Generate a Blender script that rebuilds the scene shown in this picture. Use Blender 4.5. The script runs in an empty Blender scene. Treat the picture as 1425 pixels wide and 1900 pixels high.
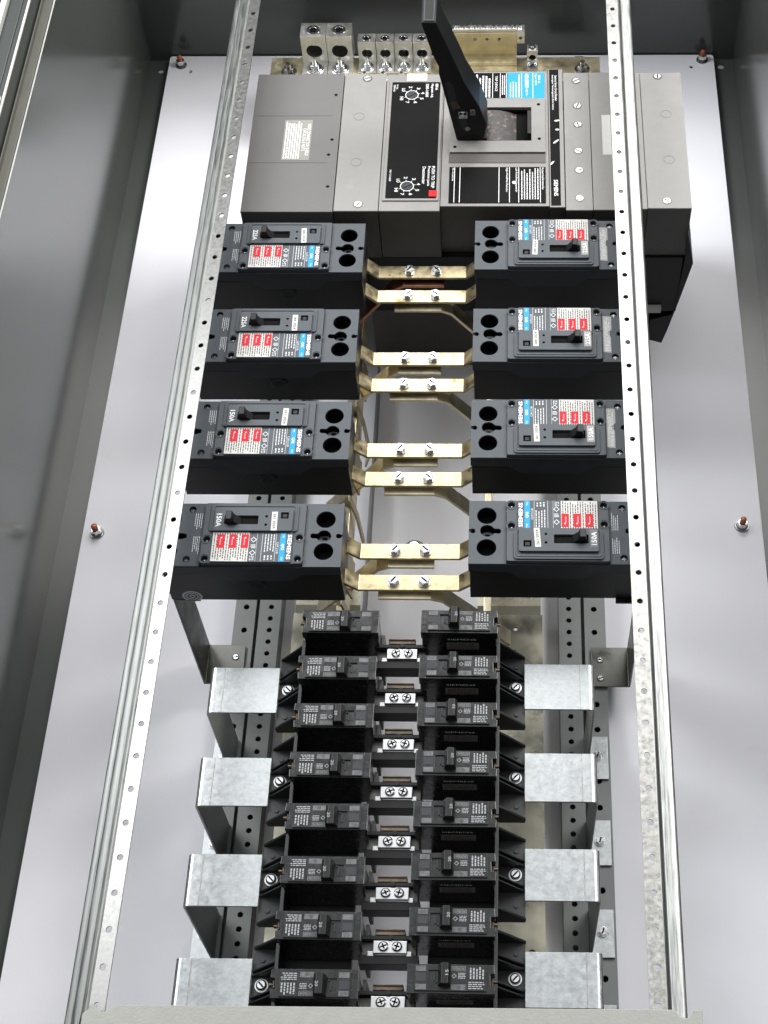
import bpy, bmesh, math, random
from mathutils import Vector, Matrix
from mathutils.geometry import tessellate_polygon
random.seed(7)
S = 0.0254                      # everything below is measured in inches
scene = bpy.context.scene
C = bpy.context.collection

# ------------------------------------------------------------------ camera
cam_d = bpy.data.cameras.new("camera"); cam = bpy.data.objects.new("camera", cam_d); C.objects.link(cam)
ROT = [[0.999656, -0.004867, 0.025764], [0.018112, 0.838672, -0.544336], [-0.018958, 0.544616, 0.838471]]
cam.matrix_world = Matrix.Translation(Vector((4.1, -35.0, 63.8)) * S) @ Matrix(ROT).to_4x4()
cam_d.sensor_fit = 'AUTO'; cam_d.sensor_width = 36.0
cam_d.lens = 2822.07 / 1900 * 36.0
cam_d.shift_x = -(868.07 - 712.5) / 1900
cam_d.clip_start = 0.01; cam_d.clip_end = 50
scene.camera = cam

# ------------------------------------------------------------------ world + lamps
world = bpy.data.worlds.new("World"); scene.world = world; world.use_nodes = True
nt = world.node_tree; nt.nodes.clear()
wo = nt.nodes.new('ShaderNodeOutputWorld'); bg = nt.nodes.new('ShaderNodeBackground')
tc = nt.nodes.new('ShaderNodeTexCoord')
def dotn(v):
    n = nt.nodes.new('ShaderNodeVectorMath'); n.operation = 'DOT_PRODUCT'
    nt.links.new(tc.outputs['Generated'], n.inputs[0]); n.inputs[1].default_value = v; return n
# soft glow lobes in front, high up and below, shaped for the metal reflections
def lobe(v, stops):
    d = dotn(Vector(v).normalized()); r = nt.nodes.new('ShaderNodeValToRGB'); nt.links.new(d.outputs['Value'], r.inputs[0])
    c = r.color_ramp; c.elements[0].position, c.elements[1].position = stops[0][0], stops[-1][0]
    for el, st in ((c.elements[0], stops[0]), (c.elements[1], stops[-1])): el.color = (st[1], st[1] * 1.01, st[1] * 1.03, 1)
    for p_, v_ in stops[1:-1]:
        el = c.elements.new(p_); el.color = (v_, v_ * 1.01, v_ * 1.03, 1)
    return r.outputs[0]
def addc(a, b):
    n = nt.nodes.new('ShaderNodeVectorMath'); n.operation = 'ADD'; nt.links.new(a, n.inputs[0]); nt.links.new(b, n.inputs[1]); return n.outputs[0]
L1 = lobe((-0.10, 0.20, 0.97), [(0.0, 0.12), (0.55, 0.24), (0.80, 0.42), (0.92, 0.85), (1.0, 1.0)])
L2 = lobe((0.22, 0.78, 0.58), [(0.78, 0.0), (0.88, 0.20), (0.95, 0.85), (1.0, 1.05)])
L3 = lobe((0.0, -0.75, 0.6), [(0.5, 0.0), (1.0, 0.28)])
nt.links.new(addc(addc(L1, L2), L3), bg.inputs['Color']); bg.inputs['Strength'].default_value = 0.92
nt.links.new(bg.outputs[0], wo.inputs[0])

def area(name, loc, target, size, power, col=(1, 1, 1), sy=None):
    l = bpy.data.lights.new(name, 'AREA'); l.energy = power; l.size = size; l.color = col
    if sy: l.shape = 'RECTANGLE'; l.size_y = sy
    o = bpy.data.objects.new(name, l); C.objects.link(o)
    o.location = Vector(loc) * S
    o.rotation_euler = (Vector(target) - Vector(loc)).to_track_quat('-Z', 'Y').to_euler()
    return o
area("ceiling_lamp_key", (10, 84, 104), (0, 0, 0), 2.2, 52, (1.0, 0.985, 0.96), 0.9)
area("side_fill_right", (78, 52, 96), (0, 2, 4), 1.5, 112, (1.0, 0.99, 0.97), 1.5)  # added fill from the right, brightens the plate without glare on the metal
area("side_fill_left", (-74, 48, 100), (0, 2, 4), 1.5, 100, (0.97, 0.985, 1.0), 1.5)  # matching fill added on the left, no actual ceiling lamp

scene.view_settings.view_transform = 'Standard'
scene.view_settings.look = 'None'
scene.view_settings.exposure = 0.22
scene.view_settings.gamma = 1.0

# ------------------------------------------------------------------ materials
def mat(name, col, rough=0.5, metal=0.0, noise=0.0, nscale=60, bump=0.0, bscale=400, rn=0.0, stretch=None, spec=0.5, coat=0.0, voro=0.0, vscale=90, spots=None, emit=None):
    m = bpy.data.materials.new(name); m.use_nodes = True
    n = m.node_tree; L = n.links; b = n.nodes['Principled BSDF']
    b.inputs['Base Color'].default_value = (*col, 1); b.inputs['Roughness'].default_value = rough
    b.inputs['Metallic'].default_value = metal; b.inputs['Specular IOR Level'].default_value = spec
    b.inputs['Coat Weight'].default_value = coat; b.inputs['Coat Roughness'].default_value = 0.15
    t = n.nodes.new('ShaderNodeTexCoord'); oi = n.nodes.new('ShaderNodeObjectInfo')
    add = n.nodes.new('ShaderNodeVectorMath'); add.operation = 'ADD'
    cmb = n.nodes.new('ShaderNodeCombineXYZ')
    mu = n.nodes.new('ShaderNodeMath'); mu.operation = 'MULTIPLY'; mu.inputs[1].default_value = 9.0
    L.new(oi.outputs['Random'], mu.inputs[0]); L.new(mu.outputs[0], cmb.inputs[0]); L.new(mu.outputs[0], cmb.inputs[2])
    L.new(t.outputs['Object'], add.inputs[0]); L.new(cmb.outputs[0], add.inputs[1])
    vec = add.outputs[0]
    if stretch:
        mp = n.nodes.new('ShaderNodeMapping'); mp.inputs['Scale'].default_value = stretch
        L.new(vec, mp.inputs[0]); vec = mp.outputs[0]
    last = None
    if noise or rn:
        nz = n.nodes.new('ShaderNodeTexNoise'); nz.inputs['Scale'].default_value = nscale
        nz.inputs['Detail'].default_value = 5; nz.inputs['Roughness'].default_value = 0.62
        L.new(vec, nz.inputs['Vector'])
        if noise:
            mr = n.nodes.new('ShaderNodeMapRange'); mr.inputs['From Min'].default_value = 0.3; mr.inputs['From Max'].default_value = 0.7
            mr.inputs['To Min'].default_value = 1 - noise; mr.inputs['To Max'].default_value = 1 + noise
            L.new(nz.outputs['Fac'], mr.inputs['Value'])
            last = mr.outputs[0]
        if rn:
            mr2 = n.nodes.new('ShaderNodeMapRange'); mr2.inputs['From Min'].default_value = 0.3; mr2.inputs['From Max'].default_value = 0.7
            mr2.inputs['To Min'].default_value = max(0.04, rough - rn); mr2.inputs['To Max'].default_value = rough + rn
            L.new(nz.outputs['Fac'], mr2.inputs['Value']); L.new(mr2.outputs[0], b.inputs['Roughness'])
    if voro:
        vo = n.nodes.new('ShaderNodeTexVoronoi'); vo.inputs['Scale'].default_value = vscale
        # warp so that the zinc flowers have ragged edges
        nw = n.nodes.new('ShaderNodeTexNoise'); nw.inputs['Scale'].default_value = vscale * 1.4; nw.inputs['Detail'].default_value = 4
        L.new(vec, nw.inputs['Vector'])
        sc = n.nodes.new('ShaderNodeVectorMath'); sc.operation = 'SCALE'; sc.inputs['Scale'].default_value = 1.6 / vscale
        L.new(nw.outputs['Color'], sc.inputs[0])
        ad2 = n.nodes.new('ShaderNodeVectorMath'); ad2.operation = 'ADD'; L.new(vec, ad2.inputs[0]); L.new(sc.outputs[0], ad2.inputs[1])
        L.new(ad2.outputs[0], vo.inputs['Vector'])
        sp = n.nodes.new('ShaderNodeSeparateColor'); L.new(vo.outputs['Color'], sp.inputs[0])
        mr3 = n.nodes.new('ShaderNodeMapRange'); mr3.inputs['To Min'].default_value = 1 - voro; mr3.inputs['To Max'].default_value = 1 + voro
        L.new(sp.outputs[0], mr3.inputs['Value'])
        if last is None: last = mr3.outputs[0]
        else:
            mm = n.nodes.new('ShaderNodeMath'); mm.operation = 'MULTIPLY'; L.new(last, mm.inputs[0]); L.new(mr3.outputs[0], mm.inputs[1]); last = mm.outputs[0]
    if last is not None:
        vm = n.nodes.new('ShaderNodeVectorMath'); vm.operation = 'SCALE'; vm.inputs[0].default_value = col
        L.new(last, vm.inputs['Scale']); L.new(vm.outputs[0], b.inputs['Base Color'])
    if spots:                                     # (colour, scale, threshold): scattered stains with their own shape
        c2, sscale, th = spots
        ns = n.nodes.new('ShaderNodeTexNoise'); ns.inputs['Scale'].default_value = sscale; ns.inputs['Detail'].default_value = 7; ns.inputs['Roughness'].default_value = 0.7
        L.new(vec, ns.inputs['Vector'])
        rp = n.nodes.new('ShaderNodeMapRange'); rp.inputs['From Min'].default_value = th; rp.inputs['From Max'].default_value = th + 0.09
        L.new(ns.outputs['Fac'], rp.inputs['Value'])
        mx = n.nodes.new('ShaderNodeMix'); mx.data_type = 'RGBA'
        L.new(rp.outputs[0], mx.inputs['Factor'])
        src = b.inputs['Base Color'].links[0].from_socket if b.inputs['Base Color'].links else None
        if src: L.new(src, mx.inputs['A'])
        else: mx.inputs['A'].default_value = (*col, 1)
        mx.inputs['B'].default_value = (*c2, 1)
        L.new(mx.outputs['Result'], b.inputs['Base Color'])
    if bump:
        bn = n.nodes.new('ShaderNodeTexNoise'); bn.inputs['Scale'].default_value = bscale; bn.inputs['Detail'].default_value = 3
        L.new(vec, bn.inputs['Vector'])
        bp = n.nodes.new('ShaderNodeBump'); bp.inputs['Strength'].default_value = bump; bp.inputs['Distance'].default_value = 0.0005
        L.new(bn.outputs['Fac'], bp.inputs['Height']); L.new(bp.outputs[0], b.inputs['Normal'])
    return m

M = dict(
    white=mat('white_powder_coat', (0.73, 0.73, 0.77), 0.58, spec=0.3, noise=0.022, nscale=5, bump=0.14, bscale=900, spots=((0.68, 0.675, 0.71), 9, 0.66)),
    gray=mat('grey_enclosure_paint', (0.058, 0.063, 0.059), 0.17, coat=0.15, noise=0.04, nscale=9, bump=0.05, bscale=500),
    gray_matt=mat('grey_channel_paint', (0.135, 0.147, 0.14), 0.42, noise=0.05, nscale=30, bump=0.08, bscale=700),
    sill=mat('grey_sill_paint', (0.20, 0.205, 0.185), 0.42, noise=0.05, nscale=90, bump=0.5, bscale=420),
    galv=mat('galvanised_steel', (0.29, 0.288, 0.275), 0.36, 1.0, noise=0.12, nscale=260, voro=0.08, vscale=420, rn=0.10, bump=0.10, bscale=350),
    galv_left=mat('shaded_galvanised_steel', (0.16, 0.16, 0.155), 0.36, 1.0, noise=0.14, nscale=240, voro=0.06, vscale=400, rn=0.08, bump=0.05, bscale=350),  # darker copy of galv: dim reflections of the left rail put into the colour
    streak_left=mat('shaded_drawn_steel', (0.13, 0.135, 0.132), 0.44, 1.0, noise=0.40, nscale=90, rn=0.14, stretch=(7, 0.30, 7), bump=0.15, bscale=200),  # galv_streak darkened, so the left ridge carries its shade in the colour
    galv_streak=mat('drawn_galvanised_steel', (0.28, 0.285, 0.28), 0.44, 1.0, noise=0.34, nscale=90, rn=0.14, stretch=(7, 0.30, 7), bump=0.15, bscale=200),
    galv_flower=mat('spangled_galvanised_steel', (0.33, 0.347, 0.353), 0.38, 1.0, noise=0.06, nscale=160, voro=0.06, vscale=420, rn=0.08, bump=0.14, bscale=420, spots=((0.37, 0.39, 0.40), 55, 0.60)),
    dark_zinc=mat('dark_bracket_steel', (0.095, 0.095, 0.088), 0.35, 1.0, noise=0.25, nscale=40, rn=0.12),
    gold=mat('yellow_zinc_plate', (0.38, 0.325, 0.205), 0.38, 1.0, noise=0.26, nscale=90, rn=0.14, bump=0.12, bscale=260, spots=((0.30, 0.235, 0.12), 45, 0.58)),
    gold_bright=mat('bright_yellow_zinc', (0.74, 0.66, 0.45), 0.36, 1.0, noise=0.14, nscale=50, rn=0.10, bump=0.08, bscale=260, spots=((0.60, 0.47, 0.22), 34, 0.60)),
    gold_dull=mat('dull_yellow_bus_bar', (0.66, 0.59, 0.42), 0.42, 1.0, noise=0.22, nscale=35, rn=0.12, stretch=(1, 1, 2)),
    gold_plate=mat('dull_plated_base_steel', (0.40, 0.385, 0.31), 0.38, 1.0, noise=0.32, nscale=16, rn=0.14, spots=((0.22, 0.22, 0.19), 12, 0.52)),
    copper=mat('copper_bar', (0.40, 0.20, 0.13), 0.35, 1.0, noise=0.2, nscale=60, rn=0.1),
    copper_dull=mat('oxidised_stud_copper', (0.42, 0.13, 0.07), 0.45, 0.4, noise=0.3, nscale=300, bump=0.4, bscale=900),
    brown_cu=mat('brown_contact_plate', (0.085, 0.068, 0.052), 0.40, 0.9, noise=0.35, nscale=120, rn=0.1),
    alu=mat('tinned_aluminium', (0.76, 0.75, 0.70), 0.36, 1.0, noise=0.08, nscale=110, rn=0.08, spots=((0.55, 0.47, 0.33), 60, 0.66)),
    tin=mat('bright_tin', (0.55, 0.56, 0.57), 0.32, 1.0, noise=0.05, nscale=90),
    screw=mat('zinc_screw', (0.70, 0.71, 0.71), 0.22, 1.0, noise=0.15, nscale=300, rn=0.08),
    screw_dull=mat('dull_zinc_bolt', (0.42, 0.42, 0.42), 0.26, 1.0, noise=0.2, nscale=300, rn=0.1),
    dscrew=mat('dark_steel_screw', (0.26, 0.26, 0.26), 0.3, 1.0, noise=0.25, nscale=300, rn=0.1),
    slate=mat('slate_moulded_plastic', (0.046, 0.053, 0.061), 0.48, spec=0.28, noise=0.06, nscale=60, bump=0.16, bscale=1500, spots=((0.078, 0.086, 0.094), 45, 0.70)),
    slate_dark=mat('dark_slate_plastic', (0.020, 0.0225, 0.026), 0.5, spec=0.25, noise=0.15, nscale=60, bump=0.12, bscale=1500),
    black=mat('black_moulded_plastic', (0.0045, 0.0048, 0.0052), 0.42, spec=0.25, noise=0.25, nscale=80, bump=0.10, bscale=900),
    black_gloss=mat('black_phenolic', (0.0055, 0.006, 0.0063), 0.24, spec=0.5, noise=0.3, nscale=120, rn=0.10, bump=0.04, bscale=600),
    void=mat('dark_recess', (0.002, 0.002, 0.002), 0.8, spec=0.1),
    pan=mat('insulator_plastic', (0.010, 0.011, 0.012), 0.45, noise=0.2, nscale=70, bump=0.12, bscale=800),
    main=mat('grey_breaker_paint', (0.155, 0.150, 0.142), 0.42, metal=0.0, noise=0.11, nscale=34, rn=0.12, bump=0.06, bscale=600, spots=((0.20, 0.185, 0.16), 22, 0.62)),
    main_side=mat('brown_grey_case', (0.052, 0.047, 0.041), 0.5, noise=0.08, nscale=50, bump=0.1, bscale=700),
    shield=mat('grey_shield_plastic', (0.078, 0.075, 0.072), 0.5, noise=0.03, nscale=60, bump=0.14, bscale=1300),
    label_black=mat('black_label', (0.0035, 0.0036, 0.0038), 0.42, noise=0.2, nscale=80, spec=0.05),
    label_blue=mat('blue_label', (0.015, 0.22, 0.44), 0.4, spec=0.15, noise=0.05, nscale=200),
    label_white=mat('white_label', (0.42, 0.41, 0.39), 0.45, spec=0.15, noise=0.04, nscale=200),
    label_grey=mat('grey_label', (0.06, 0.062, 0.065), 0.45, noise=0.5, nscale=200),
    label_silver=mat('silver_label', (0.21, 0.207, 0.20), 0.45, 0.1, noise=0.15, nscale=160),
    label_tan=mat('tan_label', (0.17, 0.166, 0.145), 0.5, noise=0.05, nscale=200),
    label_brown=mat('dark_side_label', (0.17, 0.16, 0.14), 0.45, noise=0.3, nscale=300),
    red=mat('red_print', (0.40, 0.006, 0.016), 0.42, spec=0.15, noise=0.05, nscale=200),
    quadrant=mat('smeared_quadrant', (0.012, 0.010, 0.009), 0.35, noise=0.5, nscale=120, bump=0.7, bscale=400, spots=((0.16, 0.10, 0.08), 150, 0.56)),
    red_btn=mat('red_button', (0.60, 0.006, 0.008), 0.4, spec=0.2),
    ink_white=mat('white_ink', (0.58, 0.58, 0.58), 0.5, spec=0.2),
    ink_grey=mat('grey_ink', (0.42, 0.43, 0.44), 0.5),
    ink_dim=mat('dim_ink', (0.24, 0.245, 0.25), 0.5, spec=0.2),
    ink_black=mat('black_ink', (0.008, 0.008, 0.008), 0.5),
    emboss=mat('lightened_emboss', (0.8, 0.8, 0.8), 0.4),  # pale colour stands in for light on the moulded letters
    rubber=mat('door_gasket', (0.006, 0.006, 0.006), 0.6, noise=0.5, nscale=500, bump=0.6, bscale=500),
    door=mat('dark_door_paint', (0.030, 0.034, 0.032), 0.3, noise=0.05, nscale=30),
    door_light=mat('light_door_edge', (0.42, 0.43, 0.40), 0.4, noise=0.1, nscale=90),
    olive=mat('olive_flange_paint', (0.085, 0.085, 0.07), 0.4, noise=0.06, nscale=40, bump=0.1, bscale=500),
)

# ------------------------------------------------------------------ mesh helpers (inches)
def V(*a): return Vector(a)
def circ(cx, cy, r, n=16, ry=None, a0=0.0):
    ry = ry or r
    return [(cx + r * math.cos(a0 + 2 * math.pi * i / n), cy + ry * math.sin(a0 + 2 * math.pi * i / n)) for i in range(n)]
def rect(x0, y0, x1, y1): return [(x0, y0), (x1, y0), (x1, y1), (x0, y1)]
def rrect(x0, y0, x1, y1, r, n=4):
    p = []
    for cx, cy, a in ((x1 - r, y0 + r, -90), (x1 - r, y1 - r, 0), (x0 + r, y1 - r, 90), (x0 + r, y0 + r, 180)):
        for i in range(n + 1):
            t = math.radians(a + 90 * i / n); p.append((cx + r * math.cos(t), cy + r * math.sin(t)))
    return p

_text_cache = {}
def text_tris(s, bold=0.0):
    k = (s, bold)
    if k in _text_cache: return _text_cache[k]
    cu = bpy.data.curves.new('t', 'FONT'); cu.body = s; cu.size = 1.0; cu.resolution_u = 2; cu.offset = bold
    cu.align_x = 'CENTER'; cu.align_y = 'CENTER'
    o = bpy.data.objects.new('t', cu); C.objects.link(o)
    bpy.context.view_layer.update()
    dg = bpy.context.evaluated_depsgraph_get()
    me = o.evaluated_get(dg).to_mesh()
    vs = [tuple(v.co) for v in me.vertices]; fs = [tuple(p.vertices) for p in me.polygons]
    o.evaluated_get(dg).to_mesh_clear()
    bpy.data.objects.remove(o); bpy.data.curves.remove(cu)
    if vs:
        xs = [v[0] for v in vs]; ys = [v[1] for v in vs]
        w, h = max(xs) - min(xs), max(ys) - min(ys); cx, cy = (max(xs) + min(xs)) / 2, (max(ys) + min(ys)) / 2
        vs = [((v[0] - cx) / w, (v[1] - cy) / h) for v in vs]
    _text_cache[k] = (vs, fs); return _text_cache[k]

class MB:
    """collects shapes and links them as ONE mesh object"""
    def __init__(self): self.v = []; self.f = []; self.sm = []; self.mi = []; self.cm = 0
    def _add(self, vs, fs, smooth=False, M4=None):
        o = len(self.v)
        for v in vs:
            v = Vector(v)
            if M4 is not None: v = M4 @ v
            self.v.append(v)
        for f in fs: self.f.append([i + o for i in f]); self.sm.append(smooth); self.mi.append(self.cm)
        return self
    def box(self, x0, y0, z0, x1, y1, z1, M4=None):
        if x0 > x1: x0, x1 = x1, x0
        if y0 > y1: y0, y1 = y1, y0
        if z0 > z1: z0, z1 = z1, z0
        vs = [(x0, y0, z0), (x1, y0, z0), (x1, y1, z0), (x0, y1, z0), (x0, y0, z1), (x1, y0, z1), (x1, y1, z1), (x0, y1, z1)]
        return self._add(vs, [(0, 3, 2, 1), (4, 5, 6, 7), (0, 1, 5, 4), (1, 2, 6, 5), (2, 3, 7, 6), (3, 0, 4, 7)], False, M4)
    def plate(self, outer, holes, z0, z1, M4=None, bottom=True):
        loops = [outer] + holes
        fl = [p for l in loops for p in l]
        tr = tessellate_polygon([[Vector((x, y, 0)) for x, y in l] for l in loops])
        vs = [(x, y, z1) for x, y in fl] + [(x, y, z0) for x, y in fl]; n = len(fl); fs = []
        for t in tr:
            a, b, c = [Vector(fl[i]) for i in t]
            if (b - a).cross(c - a) < 0: t = (t[0], t[2], t[1])
            fs.append(tuple(t))
            if bottom: fs.append((t[0] + n, t[2] + n, t[1] + n))
        s = 0
        for k, l in enumerate(loops):
            area2 = sum(l[i][0] * l[(i + 1) % len(l)][1] - l[(i + 1) % len(l)][0] * l[i][1] for i in range(len(l)))
            ccw = area2 > 0
            for i in range(len(l)):
                a, b = s + i, s + (i + 1) % len(l)
                q = (a, a + n, b + n, b) if ccw == (k == 0) else (b, b + n, a + n, a)
                fs.append(q)
            s += len(l)
        # the side quads above face outward when the outline is counter-clockwise
        return self._add(vs, fs, False, M4)
    def prism(self, pts, z0, z1, M4=None): return self.plate(pts, [], z0, z1, M4)
    def sheet(self, x0, y0, x1, y1, z, M4=None):
        return self._add([(x0, y0, z), (x1, y0, z), (x1, y1, z), (x0, y1, z)], [(0, 1, 2, 3)], False, M4)
    def poly(self, pts, z, M4=None):
        a2 = sum(pts[i][0] * pts[(i + 1) % len(pts)][1] - pts[(i + 1) % len(pts)][0] * pts[i][1] for i in range(len(pts)))
        if a2 < 0: pts = pts[::-1]
        return self._add([(x, y, z) for x, y in pts], [tuple(range(len(pts)))], False, M4)
    def cyl(self, cx, cy, z0, z1, r, n=16, r1=None, M4=None, smooth=True):
        r1 = r if r1 is None else r1
        a = [(cx + r * math.cos(2 * math.pi * i / n), cy + r * math.sin(2 * math.pi * i / n), z0) for i in range(n)]
        b = [(cx + r1 * math.cos(2 * math.pi * i / n), cy + r1 * math.sin(2 * math.pi * i / n), z1) for i in range(n)]
        self._add(a + b, [(i, (i + 1) % n, n + (i + 1) % n, n + i) for i in range(n)], smooth and n > 8, M4)
        self._add(b, [tuple(range(n))], False, M4); self._add(a, [tuple(range(n - 1, -1, -1))], False, M4)
        return self
    def dome(self, cx, cy, z0, r, h, n=16, k=4, M4=None):
        vs = []; fs = []
        for j in range(k):
            t = j / k * math.pi / 2
            for i in range(n):
                a = 2 * math.pi * i / n; vs.append((cx + r * math.cos(t) * math.cos(a), cy + r * math.cos(t) * math.sin(a), z0 + h * math.sin(t)))
        vs.append((cx, cy, z0 + h))
        for j in range(k - 1):
            for i in range(n): fs.append((j * n + i, j * n + (i + 1) % n, (j + 1) * n + (i + 1) % n, (j + 1) * n + i))
        for i in range(n): fs.append(((k - 1) * n + i, (k - 1) * n + (i + 1) % n, k * n))
        return self._add(vs, fs, True, M4)
    def well(self, cx, cy, z, r, depth, n=20, M4=None):
        """inside of a round blind hole, open at z"""
        a = [(cx + r * math.cos(2 * math.pi * i / n), cy + r * math.sin(2 * math.pi * i / n), z) for i in range(n)]
        b = [(x, y, z - depth) for x, y, _ in a]
        self._add(a + b, [(i, n + i, n + (i + 1) % n, (i + 1) % n) for i in range(n)], True, M4)
        return self._add(b, [tuple(range(n))], False, M4)
    def strip(self, prof, y0, y1, th, M4=None, smooth=False):
        """sheet metal: profile (x,z) extruded along Y with thickness th below"""
        pr = [Vector((x, z)) for x, z in prof]; off = []
        for i, p in enumerate(pr):
            d = Vector((0, 0))
            if i: d += (p - pr[i - 1]).normalized()
            if i < len(pr) - 1: d += (pr[i + 1] - p).normalized()
            d.normalize(); nrm = Vector((d.y, -d.x))
            if i and i < len(pr) - 1:
                c = max(0.5, nrm.dot(Vector(((p - pr[i - 1]).normalized().y, -(p - pr[i - 1]).normalized().x))))
                nrm = nrm / c
            off.append(p + nrm * th)
        n = len(pr); vs = []
        for y in (y0, y1):
            vs += [(p.x, y, p.y) for p in pr] + [(p.x, y, p.y) for p in off]
        fs = []
        for i in range(n - 1):
            fs.append((i, i + 1, 2 * n + i + 1, 2 * n + i)); fs.append((n + i + 1, n + i, 3 * n + i, 3 * n + i + 1))
            fs.append((i + 1, i, n + i, n + i + 1)); fs.append((2 * n + i, 2 * n + i + 1, 3 * n + i + 1, 3 * n + i))
        fs.append((0, 2 * n, 3 * n, n)); fs.append((n - 1, 2 * n - 1, 4 * n - 1, 3 * n - 1))
        return self._add(vs, fs, smooth, M4)
    def text(self, s, cx, cy, w, h, z, rot=0, bold=0.0, M4=None):
        """lettering filling a w x h box centred on cx, cy; rot in degrees"""
        vs, fs = text_tris(s, bold); a = math.radians(rot); ca, sa = math.cos(a), math.sin(a)
        return self._add([(cx + x * w * ca - y * h * sa, cy + x * w * sa + y * h * ca, z) for x, y in vs], fs, False, M4)
    def print_lines(self, x0, y0, x1, y1, n, z, rot=False, fill=0.55, seed=0, jag=0.0, M4=None, word=0.16):
        """rows of small print: each word a dash; rot=True makes the rows run along Y"""
        rnd = random.Random(seed)
        if rot: x0, y0, x1, y1 = y0, x0, y1, x1
        ph = (y1 - y0) / n
        for i in range(n):
            y = y0 + (i + .5) * ph; x = x0; end = x1 - rnd.random() * jag * (x1 - x0)
            while x < end - 0.01:
                w = min(end - x, word * (0.4 + rnd.random()))
                a, b = y - ph * fill / 2, y + ph * fill / 2
                if rot: self.sheet(a, x, b, x + w, z, M4)
                else: self.sheet(x, a, x + w, b, z, M4)
                x += w + word * 0.22
        return self
    def build(self, name, m, parent=None, loc=None, rot=None, bevel=0.0, seg=2, fix=True):
        me = bpy.data.meshes.new(name)
        me.from_pydata([v * S for v in self.v], [], self.f)
        mats = m if isinstance(m, (list, tuple)) else [m]
        for k in mats: me.materials.append(M[k])
        for i, p in enumerate(me.polygons): p.use_smooth = self.sm[i]; p.material_index = self.mi[i]
        if fix:
            b = bmesh.new(); b.from_mesh(me); bmesh.ops.recalc_face_normals(b, faces=b.faces) if fix == 'all' else None
            b.to_mesh(me); b.free()
        me.update()
        if any(self.sm): me.set_sharp_from_angle(angle=math.radians(38))
        o = bpy.data.objects.new(name, me); C.objects.link(o)
        if parent is not None: o.parent = parent
        if loc is not None: o.location = Vector(loc) * S
        if rot is not None: o.rotation_euler = rot
        if bevel:
            md = o.modifiers.new('edge', 'BEVEL'); md.width = bevel * S; md.segments = seg; md.limit_method = 'ANGLE'; md.angle_limit = math.radians(40)
            md.harden_normals = False
        return o

def thing(name, label, cat, loc=(0, 0, 0), rotz=0.0, group=None):
    o = bpy.data.objects.new(name, None); C.objects.link(o); o.empty_display_size = 0.02
    o.location = Vector(loc) * S; o.rotation_euler = (0, 0, rotz); o['label'] = label; o['category'] = cat
    if group: o['group'] = group
    return o
def tag(o, label, cat, group=None, kind=None):
    o['label'] = label; o['category'] = cat
    if group: o['group'] = group
    if kind: o['kind'] = kind
    return o
def copy_tree(o, parent=None):
    c = o.copy(); C.objects.link(c); c.parent = parent
    for ch in o.children: copy_tree(ch, c)
    return c
def rotM(origin, axis, deg): return Matrix.Translation(origin) @ Matrix.Rotation(math.radians(deg), 4, axis) @ Matrix.Translation(-Vector(origin))
def frame(origin, xdir, ydir):
    x = Vector(xdir).normalized(); y = Vector(ydir).normalized(); z = x.cross(y)
    m = Matrix((x, y, z)).transposed().to_4x4(); return Matrix.Translation(Vector(origin)) @ m

def screw_head(cx, cy, z, r, parent, kind='phillips', name='screw', m='screw', a=0.3, washer=0.0, hexa=False, h=None):
    h = h or r * 0.7
    b = MB()
    if washer: b.cyl(cx, cy, z, z + 0.04, washer, 20); z += 0.04
    if hexa:
        b.plate(circ(cx, cy, r * 1.02, 6, a0=a), [], z, z + h * .9); z += h * .9
        b.cyl(cx, cy, z, z + 0.02, r * .86, 16, r * .8)
        z += 0.02
    else:
        b.cyl(cx, cy, z, z + h * .45, r, 18); b.cyl(cx, cy, z + h * .45, z + h, r, 18, r * .72); z += h
    o = b.build(name, m, parent, bevel=0.008 if hexa else 0)
    # the driver slot is a dark recess modelled as its own small sub-part
    s = MB(); ca, sa = math.cos(a), math.sin(a)
    T = Matrix.Translation((cx, cy, 0)) @ Matrix.Rotation(a, 4, 'Z')
    L = r * .66; w = r * .15
    s.box(-L, -w, z - 0.01, L, w, z + 0.004, T)
    if kind == 'phillips': s.box(-w, -L * .85, z - 0.01, w, L * .85, z + 0.0035, T)
    if kind == 'square': s.box(-r * .3, -r * .3, z - .01, r * .3, r * .3, z + .006, T)
    s.build('drive_slot', 'void', o)
    return o

# ================================================================== THE SETTING: enclosure, mounting plate
XL, XR, YT, YB, ZF = -18.35, 17.95, 40.35, -27.0, 15.0
enc = thing('electrical_enclosure', 'deep grey painted steel cabinet box around the white mounting plate', 'enclosure', (0, 0, -0.6))
def E(b, name, m, **k):
    o = b.build(name, m, enc, **k); o.location = Vector((0, 0, 0.6)) * S; return o
hl = [circ(-17.62, 39.35, 0.17, 12, 0.17), circ(17.2, 39.65, 0.2, 12)]
E(MB().plate(rect(XL - .06, YB, XR + .06, YT + .06), hl, -0.5, -0.44), 'back_wall', 'gray')
E(MB().box(XL - 0.08, YB, -0.44, XL, YT, ZF), 'side_wall', 'gray')
E(MB().box(XR, YB, -0.44, XR + 0.08, YT, ZF), 'side_wall', 'gray')
E(MB().box(XL, YT, -0.44, XR, YT + 0.08, ZF), 'top_wall', 'gray')
E(MB().box(XL, YB - .08, -0.44, XR, YB, ZF), 'bottom_wall', 'gray')
lp = MB(); lp.box(XL - 0.50, YB, ZF - .08, XL - .081, YT, ZF + .02); lp.box(XL - 0.56, YB, ZF - .08, XL - 0.50, YT, ZF + .25)
E(lp, 'front_flange', 'olive', bevel=0.02)
E(MB().box(XL - .02, YB, ZF, XL + .05, 36.6, ZF + .05), 'weld_seam', 'door_light', bevel=0.02)
E(MB().sheet(-18.1, 39.1, -17.1, 39.75, -.52), 'hole_shadow', 'void') if False else None

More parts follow.
